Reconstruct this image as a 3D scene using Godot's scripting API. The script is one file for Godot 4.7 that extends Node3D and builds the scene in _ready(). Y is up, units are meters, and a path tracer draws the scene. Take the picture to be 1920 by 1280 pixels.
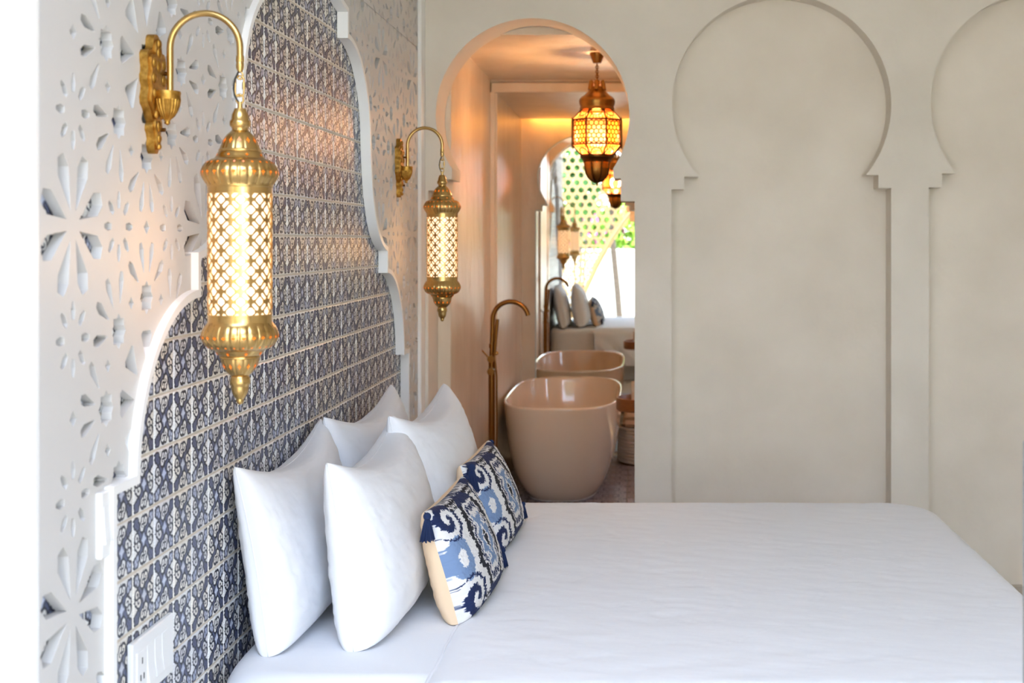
extends Node3D
# A bedroom with a pierced white screen, a tiled headboard arch and an open horseshoe arch to the bathroom.
# Depth in the helpers is the distance in front of the camera, which stands at (0, 1.6, 0) and looks along -z.

const FL := 0.03        # floor height
const ZB := 5.85        # front face of the back wall
const ZM := 9.6         # mirror wall of the bathroom
const ZC := 3.91        # centre of bed and headboard arch
const TOP := 3.3
var M := {}
var rng := RandomNumberGenerator.new()


class MB:
	var v := PackedVector3Array()
	var n := PackedVector3Array()
	var t := PackedVector2Array()
	var ix := PackedInt32Array()

	func vert(p: Vector3, nn: Vector3, uv := Vector2.ZERO) -> int:
		v.append(p)
		n.append(nn)
		t.append(uv)
		return v.size() - 1

	func tri(a: int, b: int, c: int) -> void:
		var g := (v[c] - v[a]).cross(v[b] - v[a])
		ix.append(a)
		if g.dot(n[a] + n[b] + n[c]) < 0.0:
			ix.append(c)
			ix.append(b)
		else:
			ix.append(b)
			ix.append(c)

	func face(ps: Array, nn: Vector3, uvs := []) -> void:
		var ids := []
		for i in ps.size():
			ids.append(vert(ps[i], nn, uvs[i] if uvs.size() else Vector2.ZERO))
		for i in range(1, ps.size() - 1):
			tri(ids[0], ids[i], ids[i + 1])

	func box(c: Vector3, s: Vector3, b := 0.0) -> void:
		var h := s / 2.0
		b = minf(b, minf(h.x, minf(h.y, h.z)) * 0.95)
		var P := func(sx: int, sy: int, sz: int, ax: int) -> Vector3:
			var q := Vector3(h.x - b, h.y - b, h.z - b)
			q[ax] = h[ax]
			return c + Vector3(q.x * sx, q.y * sy, q.z * sz)
		var sg := [-1, 1]
		for s1 in sg:
			face([P.call(s1, -1, -1, 0), P.call(s1, 1, -1, 0), P.call(s1, 1, 1, 0), P.call(s1, -1, 1, 0)], Vector3(s1, 0, 0), [Vector2(0, 1), Vector2(0, 0), Vector2(1, 0), Vector2(1, 1)])
			face([P.call(-1, s1, -1, 1), P.call(1, s1, -1, 1), P.call(1, s1, 1, 1), P.call(-1, s1, 1, 1)], Vector3(0, s1, 0), [Vector2(0, 1), Vector2(0, 0), Vector2(1, 0), Vector2(1, 1)])
			face([P.call(-1, -1, s1, 2), P.call(1, -1, s1, 2), P.call(1, 1, s1, 2), P.call(-1, 1, s1, 2)], Vector3(0, 0, s1), [Vector2(0, 1), Vector2(0, 0), Vector2(1, 0), Vector2(1, 1)])
		if b <= 0.0:
			return
		for a in sg:
			for d in sg:
				face([P.call(a, d, -1, 0), P.call(a, d, 1, 0), P.call(a, d, 1, 1), P.call(a, d, -1, 1)], Vector3(a, d, 0).normalized())
				face([P.call(a, -1, d, 0), P.call(a, 1, d, 0), P.call(a, 1, d, 2), P.call(a, -1, d, 2)], Vector3(a, 0, d).normalized())
				face([P.call(-1, a, d, 1), P.call(1, a, d, 1), P.call(1, a, d, 2), P.call(-1, a, d, 2)], Vector3(0, a, d).normalized())
				for e in sg:
					face([P.call(a, d, e, 0), P.call(a, d, e, 1), P.call(a, d, e, 2)], Vector3(a, d, e).normalized())

	# p holds (nu+1)*(nv+1) points, index i*(nv+1)+j; normals are du x dv (turned over by flip)
	func grid(p: PackedVector3Array, nu: int, nv: int, wrap_u := false, flip := false, uvs := PackedVector2Array()) -> void:
		var w := nv + 1
		var base := v.size()
		var last := Vector3.UP
		for i in nu + 1:
			for j in w:
				var ia := maxi(i - 1, 0)
				var ib := mini(i + 1, nu)
				if wrap_u:
					ia = (i - 1 + nu) % nu
					ib = (i + 1) % nu
				var du := p[ib * w + j] - p[ia * w + j]
				var dv := p[i * w + mini(j + 1, nv)] - p[i * w + maxi(j - 1, 0)]
				var nn := du.cross(dv)
				if nn.length_squared() < 1e-18:
					var j2 := clampi(j, 1, nv - 1)
					du = p[ib * w + j2] - p[ia * w + j2]
					dv = p[i * w + mini(j2 + 1, nv)] - p[i * w + maxi(j2 - 1, 0)]
					nn = du.cross(dv)
				if nn.length_squared() < 1e-18:
					nn = last
				nn = nn.normalized() * (-1.0 if flip else 1.0)
				last = nn * (-1.0 if flip else 1.0)
				vert(p[i * w + j], nn, uvs[i * w + j] if uvs.size() else Vector2(float(i) / nu, float(j) / nv))
		for i in nu:
			for j in nv:
				var a := base + i * w + j
				tri(a, a + 1, a + w)
				tri(a + 1, a + w + 1, a + w)

	# prof: (radius, y); ribs gives a factor on the radius by angle and row
	func lathe(prof: PackedVector2Array, sides: int, c := Vector3.ZERO, ribs = null) -> void:
		var m := prof.size()
		var sn := []
		for k in m - 1:
			var d := prof[k + 1] - prof[k]
			sn.append(Vector2(d.y, -d.x).normalized())
		# keep normals pointing away from the axis side that the profile runs round (profiles run downwards)
		for k in m - 1:
			var n0: Vector2 = -sn[k]
			var n1: Vector2 = n0
			if k > 0 and sn[k].dot(sn[k - 1]) > 0.75:
				n0 = -(sn[k] + sn[k - 1]).normalized()
			if k < m - 2 and sn[k].dot(sn[k + 1]) > 0.75:
				n1 = -(sn[k] + sn[k + 1]).normalized()
			var base := v.size()
			for i in sides + 1:
				var a := TAU * i / sides
				var f0 := 1.0
				var f1 := 1.0
				var sl := 0.0
				if ribs != null:
					f0 = ribs.call(a, k)
					f1 = ribs.call(a, k + 1)
					sl = (float(ribs.call(a + 0.01, k)) - float(ribs.call(a - 0.01, k))) / 0.02
				var d := Vector3(cos(a), 0, sin(a))
				var tg := Vector3(-sin(a), 0, cos(a))
				vert(c + d * prof[k].x * f0 + Vector3(0, prof[k].y, 0), (d * n0.x + Vector3(0, n0.y, 0) - tg * sl * absf(n0.x)).normalized(), Vector2(float(i) / sides, float(k) / m))
				vert(c + d * prof[k + 1].x * f1 + Vector3(0, prof[k + 1].y, 0), (d * n1.x + Vector3(0, n1.y, 0) - tg * sl * absf(n1.x)).normalized(), Vector2(float(i) / sides, float(k + 1) / m))
			for i in sides:
				var q := base + i * 2
				tri(q, q + 1, q + 2)
				tri(q + 1, q + 3, q + 2)

	func tube(path: PackedVector3Array, r, sides := 12, closed := false) -> void:
		var m := path.size()
		var side := Vector3.ZERO
		var p := PackedVector3Array()
		for k in m:
			var a := path[maxi(k - 1, 0)]
			var b := path[mini(k + 1, m - 1)]
			if closed:
				a = path[(k - 1 + m) % m]
				b = path[(k + 1) % m]
			var d := (b - a).normalized()
			if side == Vector3.ZERO:
				side = d.cross(Vector3.UP if absf(d.y) < 0.9 else Vector3.RIGHT).normalized()
			side = (side - d * side.dot(d)).normalized()
			var up := side.cross(d)
			var rr: float = r[k] if r is Array else r
			for i in sides + 1:
				var g := TAU * i / sides
				p.append(path[k] + (side * cos(g) + up * sin(g)) * rr)
		if closed:
			for i in sides + 1:
				p.append(p[i])
			m += 1
		var base := v.size()
		for k in m:
			var cc := path[k % path.size()]
			for i in sides + 1:
				vert(p[k * (sides + 1) + i], (p[k * (sides + 1) + i] - cc).normalized(), Vector2(float(i) / sides, k))
		for k in m - 1:
			for i in sides:
				var q := base + k * (sides + 1) + i
				tri(q, q + 1, q + sides + 1)
				tri(q + 1, q + sides + 2, q + sides + 1)
		if not closed:
			for e in [0, m - 1]:
				var ring := []
				for i in sides:
					ring.append(p[e * (sides + 1) + i])
				face(ring, (path[e] - path[1 if e == 0 else e - 1]).normalized())

	func ball(c: Vector3, s: Vector3, nu := 20, nv := 12) -> void:
		var p := PackedVector3Array()
		for i in nu + 1:
			for j in nv + 1:
				var a := TAU * i / nu
				var b := PI * j / nv - PI / 2
				p.append(c + Vector3(cos(a) * cos(b) * s.x, sin(b) * s.y, sin(a) * cos(b) * s.z))
		var base := v.size()
		grid(p, nu, nv, true, false)
		for i in range(base, v.size()):
			var q := (v[i] - c) / s
			n[i] = (q / s).normalized()
		# winding follows the new normals
		var fixed := ix.duplicate()
		ix.clear()
		for k in range(0, fixed.size(), 3):
			if fixed[k] < base:
				ix.append(fixed[k])
				ix.append(fixed[k + 1])
				ix.append(fixed[k + 2])
			else:
				tri(fixed[k], fixed[k + 1], fixed[k + 2])

	# caps and walls of flat polygons: (x, y) goes to o + ex*x + ey*y, depth along ez
	func plate(polys: Array, o: Vector3, ex: Vector3, ey: Vector3, ez: Vector3, back := true) -> void:
		for q in polys:
			var idx := Geometry2D.triangulate_polygon(q)
			for lay in ([0, 1] if back else [1]):
				var base := v.size()
				for p in q:
					vert(o + ex * p.x + ey * p.y + ez * lay, ez.normalized() * (1.0 if lay == 1 else -1.0), p)
				for k in range(0, idx.size(), 3):
					tri(base + idx[k], base + idx[k + 1], base + idx[k + 2])

	func rim(q: PackedVector2Array, o: Vector3, ex: Vector3, ey: Vector3, ez: Vector3, inward := false, closed := true, smooth := 0.9, keep = null) -> void:
		var m := q.size()
		var cw := Geometry2D.is_polygon_clockwise(q)
		var nor := []
		for k in m:
			var d := q[(k + 1) % m] - q[k]
			var out := Vector2(d.y, -d.x).normalized() * (-1.0 if cw else 1.0)
			nor.append(out * (-1.0 if inward else 1.0))
		for k in (m if closed else m - 1):
			var a := q[k]
			var b := q[(k + 1) % m]
			if keep != null and not keep.call((a + b) / 2.0):
				continue
			var n0: Vector2 = nor[k]
			var n1: Vector2 = nor[k]
			if nor[k].dot(nor[(k - 1 + m) % m]) > smooth:
				n0 = (nor[k] + nor[(k - 1 + m) % m]).normalized()
			if nor[k].dot(nor[(k + 1) % m]) > smooth:
				n1 = (nor[k] + nor[(k + 1) % m]).normalized()
			var A := o + ex * a.x + ey * a.y
			var B := o + ex * b.x + ey * b.y
			var N0 := (ex.normalized() * n0.x + ey.normalized() * n0.y).normalized()
			var N1 := (ex.normalized() * n1.x + ey.normalized() * n1.y).normalized()
			var i0 := vert(A, N0, a)
			var i1 := vert(A + ez, N0, a)
			var i2 := vert(B + ez, N1, b)
			var i3 := vert(B, N1, b)
			tri(i0, i1, i2)
			tri(i0, i2, i3)

	func mesh() -> ArrayMesh:
		var a := []
		a.resize(Mesh.ARRAY_MAX)
		a[Mesh.ARRAY_VERTEX] = v
		a[Mesh.ARRAY_NORMAL] = n
		a[Mesh.ARRAY_TEX_UV] = t
		a[Mesh.ARRAY_INDEX] = ix
		var m := ArrayMesh.new()
		m.add_surface_from_arrays(Mesh.PRIMITIVE_TRIANGLES, a)
		return m


# ---------------------------------------------------------------- scene helpers
func numbered(called: String) -> String:
	if not has_node(NodePath(called)):
		return called
	var k := 1
	while has_node(NodePath("%s_%03d" % [called, k])):
		k += 1
	return "%s_%03d" % [called, k]


func thing(called: String, label: String, category: String, at := Vector3.ZERO, group := "") -> Node3D:
	var o := Node3D.new()
	o.name = numbered(called)
	add_child(o)
	o.position = at
	o.set_meta("label", label)
	o.set_meta("category", category)
	if group:
		o.set_meta("group", group)
	return o


func part(called: String, mb, mat: Material, parent: Node = self, label := "") -> MeshInstance3D:
	var o := MeshInstance3D.new()
	o.name = numbered(called) if parent == self else called
	o.mesh = mb.mesh() if mb is MB else mb
	o.material_override = mat
	parent.add_child(o, true)
	if label:
		o.set_meta("label", label)
	return o


func struct(called: String, mb, mat: Material, label: String, parent: Node = self) -> MeshInstance3D:
	var o := part(called, mb, mat, parent)
	if parent == self:
		o.set_meta("kind", "structure")
		o.set_meta("label", label)
		o.set_meta("category", called.split("_")[0])
	return o


func copy_of(o: Node3D, label: String, at: Vector3) -> Node3D:
	var c: Node3D = o.duplicate()
	var stem := String(o.name)
	c.name = numbered(stem)
	add_child(c)
	c.position = at
	c.set_meta("label", label)
	return c


func arc(c: Vector2, r: Vector2, a0: float, a1: float, k: int) -> PackedVector2Array:
	var out := PackedVector2Array()
	for i in k + 1:
		var a := deg_to_rad(lerpf(a0, a1, float(i) / k))
		out.append(c + Vector2(cos(a) * r.x, sin(a) * r.y))
	return out


func rect(x0: float, y0: float, x1: float, y1: float) -> PackedVector2Array:
	return PackedVector2Array([Vector2(x0, y0), Vector2(x1, y0), Vector2(x1, y1), Vector2(x0, y1)])


# cuts every hole out of a polygon; where a hole would lie wholly inside, the piece is first split through it
func carve(poly: PackedVector2Array, holes: Array, out: Array) -> void:
	var box := bounds(poly)
	var near := []
	for h in holes:
		if bounds(h).intersects(box):
			near.append(h)
	var left := [poly]
	for h in near:
		var next := []
		for q in left:
			var cut := Geometry2D.clip_polygons(q, h)
			var ring := false
			for c in cut:
				if Geometry2D.is_polygon_clockwise(c):
					ring = true
			if ring:
				var b := bounds(q)
				var m := bounds(h).get_center()
				for half in [rect(b.position.x - 1, b.position.y - 1, m.x, b.end.y + 1), rect(m.x, b.position.y - 1, b.end.x + 1, b.end.y + 1)]:
					for piece in Geometry2D.intersect_polygons(q, half):
						next.append_array(Geometry2D.clip_polygons(piece, h))
			else:
				next.append_array(cut)
		left = next
	for q in left:
		if q.size() >= 3 and not Geometry2D.is_polygon_clockwise(q):
			out.append(q)


func bounds(q: PackedVector2Array) -> Rect2:
	var r := Rect2(q[0], Vector2.ZERO)
	for p in q:
		r = r.expand(p)
	return r


func edge_distance(p: Vector2, q: PackedVector2Array) -> float:
	var best := 1e9
	for k in q.size():
		best = minf(best, p.distance_squared_to(Geometry2D.get_closest_point_to_segment(p, q[k], q[(k + 1) % q.size()])))
	return sqrt(best)


func pierced(domain: Array, holes: Array, cell: float) -> Array:
	var out := []
	for d in domain:
		var b := bounds(d)
		var nx := maxi(1, int(ceil(b.size.x / cell)))
		var ny := maxi(1, int(ceil(b.size.y / cell)))
		for i in nx:
			for j in ny:
				var c := rect(b.position.x + b.size.x * i / nx, b.position.y + b.size.y * j / ny, b.position.x + b.size.x * (i + 1) / nx, b.position.y + b.size.y * (j + 1) / ny)
				for q in Geometry2D.intersect_polygons(d, c):
					carve(q, holes, out)
	var good := []
	for q in out:
		fit(q, good, 0)
	return good


func fit(q: PackedVector2Array, good: Array, depth: int) -> void:
	# a piece that will not triangulate is halved until it does
	if Geometry2D.triangulate_polygon(q).size() >= 3:
		good.append(q)
		return
	if depth > 5 or q.size() < 3:
		return
	var b := bounds(q)
	var m := b.get_center() + b.size * 0.037
	var cuts := [rect(b.position.x - 1, b.position.y - 1, m.x, b.end.y + 1), rect(m.x, b.position.y - 1, b.end.x + 1, b.end.y + 1)] if b.size.x > b.size.y else [rect(b.position.x - 1, b.position.y - 1, b.end.x + 1, m.y), rect(b.position.x - 1, m.y, b.end.x + 1, b.end.y + 1)]
	for c in cuts:
		for piece in Geometry2D.intersect_polygons(q, c):
			if not Geometry2D.is_polygon_clockwise(piece):
				fit(piece, good, depth + 1)


func mat(c: Color, rough := 0.6, metal := 0.0) -> StandardMaterial3D:
	var m := StandardMaterial3D.new()
	m.albedo_color = c
	m.roughness = rough
	m.metallic = metal
	return m


func rgb(r: float, g: float, b: float) -> Color:
	return Color(r / 255.0, g / 255.0, b / 255.0)


func noise(freq: float, octaves := 3, sd := 1, kind := FastNoiseLite.TYPE_SIMPLEX_SMOOTH) -> FastNoiseLite:
	var f := FastNoiseLite.new()
	f.seed = sd
	f.frequency = freq
	f.noise_type = kind
	f.fractal_octaves = octaves
	return f


func noise_tex(f: FastNoiseLite, size: int, lo: Color, hi: Color) -> NoiseTexture2D:
	var t := NoiseTexture2D.new()
	t.width = size
	t.height = size
	t.seamless = true
	t.noise = f
	var g := Gradient.new()
	g.set_color(0, lo)
	g.set_color(1, hi)
	t.color_ramp = g
	return t


func bump_tex(f: FastNoiseLite, size: int, strength: float) -> NoiseTexture2D:
	var t := NoiseTexture2D.new()
	t.width = size
	t.height = size
	t.seamless = true
	t.noise = f
	t.as_normal_map = true
	t.bump_strength = strength
	return t


func triplanar(m: StandardMaterial3D, scale: Vector3) -> void:
	m.uv1_triplanar = true
	m.uv1_world_triplanar = true
	m.uv1_scale = scale


# ---------------------------------------------------------------- painted patterns (flat print only)
func sst(a: float, b: float, x: float) -> float:
	return smoothstep(a, b, x)


func tile_print() -> ImageTexture:
	# hand painted scroll tile: navy lines, blue wash, white glaze
	var s := 176
	var im := Image.create(s, s, false, Image.FORMAT_RGBA8)
	var navy := rgb(22, 25, 42)
	var mid := rgb(84, 92, 124)
	var pale := rgb(202, 210, 228)
	var white := rgb(231, 231, 229)
	var wob := noise(1.6, 2, 5)
	for py in s:
		for px in s:
			var p := Vector2((px + 0.5) / s * 2 - 1, (py + 0.5) / s * 2 - 1)
			p += Vector2(wob.get_noise_2d(p.x * 3, p.y * 3), wob.get_noise_2d(p.y * 3 + 9, p.x * 3)) * 0.025
			var col := white
			var ang := atan2(p.y, p.x)
			var k := roundf(ang / (PI / 2))
			var q := p.rotated(-k * PI / 2)
			# two curls of an S in each lobe
			var d1 := (q - Vector2(0.67, 0.13)).length()
			var d2 := (q - Vector2(0.50, -0.13)).length()
			var lobe := minf(d1 - 0.225, d2 - 0.25)
			lobe = minf(lobe, (q - Vector2(0.74, -0.10)).length() - 0.14)
			# corner leaves
			var a := Vector2(absf(p.x), absf(p.y))
			var leaf := minf((a - Vector2(0.59, 0.59)).length() - 0.17, (a - Vector2(0.67, 0.79)).length() - 0.15)
			leaf = minf(leaf, (a - Vector2(0.79, 0.67)).length() - 0.15)
			leaf = minf(leaf, (a - Vector2(0.80, 0.80)).length() - 0.14)
			# heart of the tile
			var star := pow(a.x, 0.62) + pow(a.y, 0.62) - 0.68
			var frame := maxf(a.x, a.y) - 0.62
			var diag := absf(a.x - a.y)
			if frame < 0.0 and lobe > 0.0 and leaf > 0.0:
				col = mid
			var line := 0.0
			if star < 0.0:
				col = pale.lerp(mid, sst(-0.30, -0.05, star))
			line = maxf(line, 1.0 - sst(0.02, 0.04, absf(star)))
			if leaf < 0.0:
				var light := p.x * p.y > 0.0
				col = (pale if light else mid).lerp(mid, sst(-0.13, -0.02, leaf) * 0.8 if light else 0.0)
				line = maxf(line, (1.0 - sst(0.012, 0.03, diag)) * sst(-0.02, -0.1, leaf) * 0.45)
			line = maxf(line, 1.0 - sst(0.028, 0.048, absf(leaf)))
			if lobe < 0.0:
				col = white
				var e := q - Vector2(0.67, 0.13)
				var tw := (atan2(e.y, e.x) + PI) / TAU
				var rr := absf(fposmod(d1 / 0.185 - tw, 1.0) - 0.5) * 0.185
				if d1 < 0.20 and d1 < d2 - 0.01:
					line = maxf(line, 1.0 - sst(0.026, 0.042, rr))
				e = q - Vector2(0.50, -0.13)
				tw = (atan2(-e.y, -e.x) + PI) / TAU
				rr = absf(fposmod(d2 / 0.205 - tw, 1.0) - 0.5) * 0.205
				if d2 < 0.225 and d2 <= d1:
					line = maxf(line, 1.0 - sst(0.026, 0.042, rr))
			line = maxf(line, 1.0 - sst(0.030, 0.050, absf(lobe)))
			line = maxf(line, (1.0 - sst(0.015, 0.035, absf(absf(q.y) - 0.03 - (q.x - 0.86) * 0.5))) * sst(0.86, 0.88, q.x) * (1.0 - sst(0.94, 0.97, q.x)))
			col = col.lerp(navy, line)
			var m := maxf(a.x, a.y)
			col = col.lerp(white, sst(0.95, 0.965, m))
			col = col * (1.0 + wob.get_noise_2d(p.x * 9 + 30, p.y * 9) * 0.10)
			col.a = 1.0
			im.set_pixel(px, py, col)
	return ImageTexture.create_from_image(im)


func ikat_print() -> ImageTexture:
	# woven ikat: feathered bands of navy, black, blue and white round a central medallion
	var w := 360
	var h := 224
	var im := Image.create(w, h, false, Image.FORMAT_RGBA8)
	var navy := rgb(18, 34, 76)
	var ink := rgb(13, 17, 32)
	var blue := rgb(116, 140, 176)
	var white := rgb(226, 224, 222)
	var fe := noise(0.9, 2, 8)
	for py in h:
		for px in w:
			var x := (px + 0.5) / w * 2 - 1
			var y := (py + 0.5) / h * 2 - 1
			var step := floorf(y * 34.0)
			x += fe.get_noise_2d(step * 7.3, floorf(x * 6.0)) * (0.06 if absf(x) < 0.62 else 0.025)
			y += fe.get_noise_2d(floorf(x * 60.0) * 5.1, 40.0) * 0.05
			var X := absf(x)
			var Y := absf(y)
			var col := white
			var ang := atan2(Y * 0.8, X)
			var e := sqrt(pow(X / 0.46, 2) + pow(Y / 1.02, 2)) + 0.06 * cos(ang * 8.0)
			if e < 0.52:
				col = blue
				if X / 0.12 + Y / 0.30 < 1.0:
					col = white
				if X / 0.07 + Y / 0.20 < 1.0:
					col = ink
				var hook := (Vector2(X, Y) - Vector2(0.17, 0.30)).length()
				if hook < 0.085 and hook > 0.035:
					col = white
				if (Vector2(X, Y) - Vector2(0.06, 0.50)).length() < 0.055:
					col = white
			elif e < 0.62:
				col = white
			elif e < 0.74:
				col = navy if fposmod(ang * 5.5, 1.0) < 0.78 else white
			elif e < 0.81:
				col = white
			elif e < 1.06 + 0.07 * sin(y * 9.0):
				col = ink if Y < 0.75 else navy
			else:
				# side motifs: a ringed blue drop in the middle and scrolls above and below
				var dr := (Vector2((X - 0.84) * 1.3, Y * 0.62)).length()
				if dr < 0.25:
					col = blue
				if dr < 0.10:
					col = white
				var sc := Vector2(X - 0.80, (Y - 0.70) * 0.7)
				var sr := sc.length()
				var tw := (atan2(sc.y, sc.x) + PI) / TAU
				if sr < 0.27 and fposmod(sr / 0.19 - tw, 1.0) < 0.52:
					col = navy
				if Y > 0.80 and X < 0.62:
					col = ink if fposmod(Y * 9.0, 1.0) < 0.62 else white
			im.set_pixel(px, py, col)
	return ImageTexture.create_from_image(im)


func floor_print() -> ImageTexture:
	var s := 96
	var im := Image.create(s, s, false, Image.FORMAT_RGBA8)
	for py in s:
		for px in s:
			var p := Vector2((px + 0.5) / s * 2 - 1, (py + 0.5) / s * 2 - 1)
			var a := p.abs()
			var c := rgb(196, 188, 190)
			var d := absf(fposmod((a.x + a.y) * 3.0, 1.0) - 0.5)
			if d < 0.2:
				c = rgb(88, 80, 92)
			if absf(a.x - a.y) < 0.06 or (p.length() > 0.5 and p.length() < 0.58):
				c = rgb(66, 58, 74)
			if p.length() < 0.16:
				c = rgb(120, 84, 70)
			im.set_pixel(px, py, c)
	return ImageTexture.create_from_image(im)


func make_materials() -> void:
	var plaster_n := bump_tex(noise(0.018, 5, 3), 512, 3.0)
	var plaster := mat(Color.WHITE, 0.72)
	plaster.albedo_texture = noise_tex(noise(0.006, 5, 11), 512, rgb(219, 210, 196), rgb(234, 226, 213))
	plaster.normal_enabled = true
	plaster.normal_texture = plaster_n
	plaster.normal_scale = 0.25
	triplanar(plaster, Vector3(0.45, 0.45, 0.45))
	M.plaster = plaster
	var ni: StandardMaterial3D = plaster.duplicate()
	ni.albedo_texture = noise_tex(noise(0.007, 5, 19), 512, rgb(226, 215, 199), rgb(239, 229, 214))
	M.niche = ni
	var tad := mat(Color.WHITE, 0.32)
	tad.albedo_texture = noise_tex(noise(0.008, 4, 17), 512, rgb(222, 203, 178), rgb(236, 219, 197))
	tad.normal_enabled = true
	tad.normal_texture = plaster_n
	tad.normal_scale = 0.35
	triplanar(tad, Vector3(0.9, 0.35, 0.9))
	M.polished = tad
	M.white = mat(rgb(208, 205, 201), 0.5)
	M.trim = mat(rgb(246, 245, 242), 0.42)
	M.plastic = mat(rgb(240, 240, 238), 0.25)
	var grout := mat(Color.WHITE, 0.85)
	grout.albedo_texture = noise_tex(noise(0.03, 3, 21), 256, rgb(202, 192, 176), rgb(222, 212, 196))
	triplanar(grout, Vector3(2, 2, 2))
	M.grout = grout
	var tp := tile_print()
	for k in 3:
		var m := mat([Color(1, 1, 1), Color(0.95, 0.95, 0.97), Color(1.0, 0.98, 0.95)][k], 0.38)
		m.albedo_texture = tp
		m.metallic_specular = 0.5
		M["tile%d" % k] = m
	var linen_n := noise(0.010, 4, 31)
	var linen := mat(rgb(236, 237, 240), 0.85)
	linen.normal_enabled = true
	linen.normal_texture = bump_tex(linen_n, 512, 4.0)
	linen.normal_scale = 0.22
	linen.uv1_scale = Vector3(2.2, 1.1, 1)
	M.linen = linen
	var sheet := mat(rgb(241, 242, 245), 0.85)
	sheet.normal_enabled = true
	sheet.normal_texture = linen.normal_texture
	sheet.normal_scale = 0.22
	triplanar(sheet, Vector3(1.1, 1.1, 3.2))
	M.sheet = sheet
	M.base = mat(rgb(214, 210, 204), 0.8)
	var ik := mat(Color.WHITE, 0.9)
	ik.albedo_texture = ikat_print()
	ik.normal_enabled = true
	ik.normal_texture = bump_tex(noise(0.12, 2, 41), 256, 3.0)
	ik.normal_scale = 0.4
	M.ikat = ik
	M.beige = mat(rgb(232, 204, 170), 0.9)
	M.navy = mat(rgb(18, 38, 78), 0.9)
	var brass := mat(rgb(200, 166, 106), 0.27, 1.0)
	brass.roughness_texture = noise_tex(noise(0.03, 3, 51), 256, Color(0.75, 0.75, 0.75), Color(1, 1, 1))
	triplanar(brass, Vector3(4, 4, 4))
	M.brass = brass
	var cast := mat(Color.WHITE, 0.42, 1.0)
	cast.albedo_texture = noise_tex(noise(0.05, 4, 53), 256, rgb(150, 108, 44), rgb(208, 164, 84))
	triplanar(cast, Vector3(6, 6, 6))
	M.cast = cast
	M.bronze = mat(rgb(138, 94, 46), 0.3, 1.0)
	M.darkmetal = mat(rgb(96, 66, 32), 0.42, 1.0)
	M.copperdome = mat(rgb(156, 112, 56), 0.3, 1.0)
	M.wire = mat(rgb(20, 20, 24), 0.5)
	var amber := mat(rgb(214, 110, 20), 0.2)
	amber.emission_enabled = true
	amber.emission = rgb(255, 120, 10)
	amber.emission_energy_multiplier = 0.16
	M.amber = amber
	var glow := mat(rgb(255, 240, 220), 0.4)
	glow.emission_enabled = true
	glow.emission = rgb(255, 222, 178)
	glow.emission_energy_multiplier = 0.26
	M.glow = glow
	var pane := mat(Color(0.78, 0.40, 0.07, 0.32), 0.2)
	pane.transparency = BaseMaterial3D.TRANSPARENCY_ALPHA
	pane.emission_enabled = true
	pane.emission = rgb(255, 150, 40)
	pane.emission_energy_multiplier = 0.075
	M.pane = pane
	var hot := mat(rgb(255, 230, 180), 0.3)
	hot.emission_enabled = true
	hot.emission = rgb(255, 222, 150)
	hot.emission_energy_multiplier = 0.9
	M.hot = hot
	var led := mat(rgb(255, 220, 160), 0.5)
	led.emission_enabled = true
	led.emission = rgb(255, 170, 60)
	led.emission_energy_multiplier = 0.5
	M.led = led
	var tub := mat(rgb(241, 221, 195), 0.12)
	tub.clearcoat_enabled = true
	tub.clearcoat = 0.6
	tub.clearcoat_roughness = 0.06
	M.tub = tub
	M.mirror = mat(rgb(246, 248, 246), 0.0, 1.0)
	M.mirror_edge = mat(rgb(206, 214, 208), 0.2)
	var fp := mat(Color.WHITE, 0.35)
	fp.albedo_texture = floor_print()
	M.floor_tile = fp
	M.stone = mat(rgb(196, 186, 172), 0.7)
	var wood := mat(Color.WHITE, 0.4)
	wood.albedo_texture = noise_tex(noise(0.02, 4, 61), 256, rgb(122, 76, 36), rgb(168, 112, 60))
	triplanar(wood, Vector3(3, 30, 3))
	M.wood = wood
	M.candle = mat(rgb(240, 232, 218), 0.55)
	M.weave = mat(rgb(226, 220, 214), 0.9)
	M.blanket = mat(rgb(216, 182, 150), 0.9)
	M.screen = mat(rgb(218, 184, 132), 0.6)
	M.gwall = mat(rgb(240, 232, 220), 0.85)
	M.grass = mat(rgb(104, 128, 60), 0.9)
	var bark := mat(Color.WHITE, 0.9)
	bark.albedo_texture = noise_tex(noise(0.05, 4, 71), 256, rgb(52, 44, 36), rgb(116, 102, 86))
	triplanar(bark, Vector3(5, 1.5, 5))
	M.bark = bark
	for d in [["leaf", rgb(104, 148, 44)], ["leaf2", rgb(150, 186, 66)], ["flower", rgb(214, 96, 176)], ["leaf3", rgb(64, 116, 42)]]:
		var m := mat(d[1], 0.6)
		m.backlight_enabled = true
		m.backlight = d[1] * 0.5
		M[d[0]] = m


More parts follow.
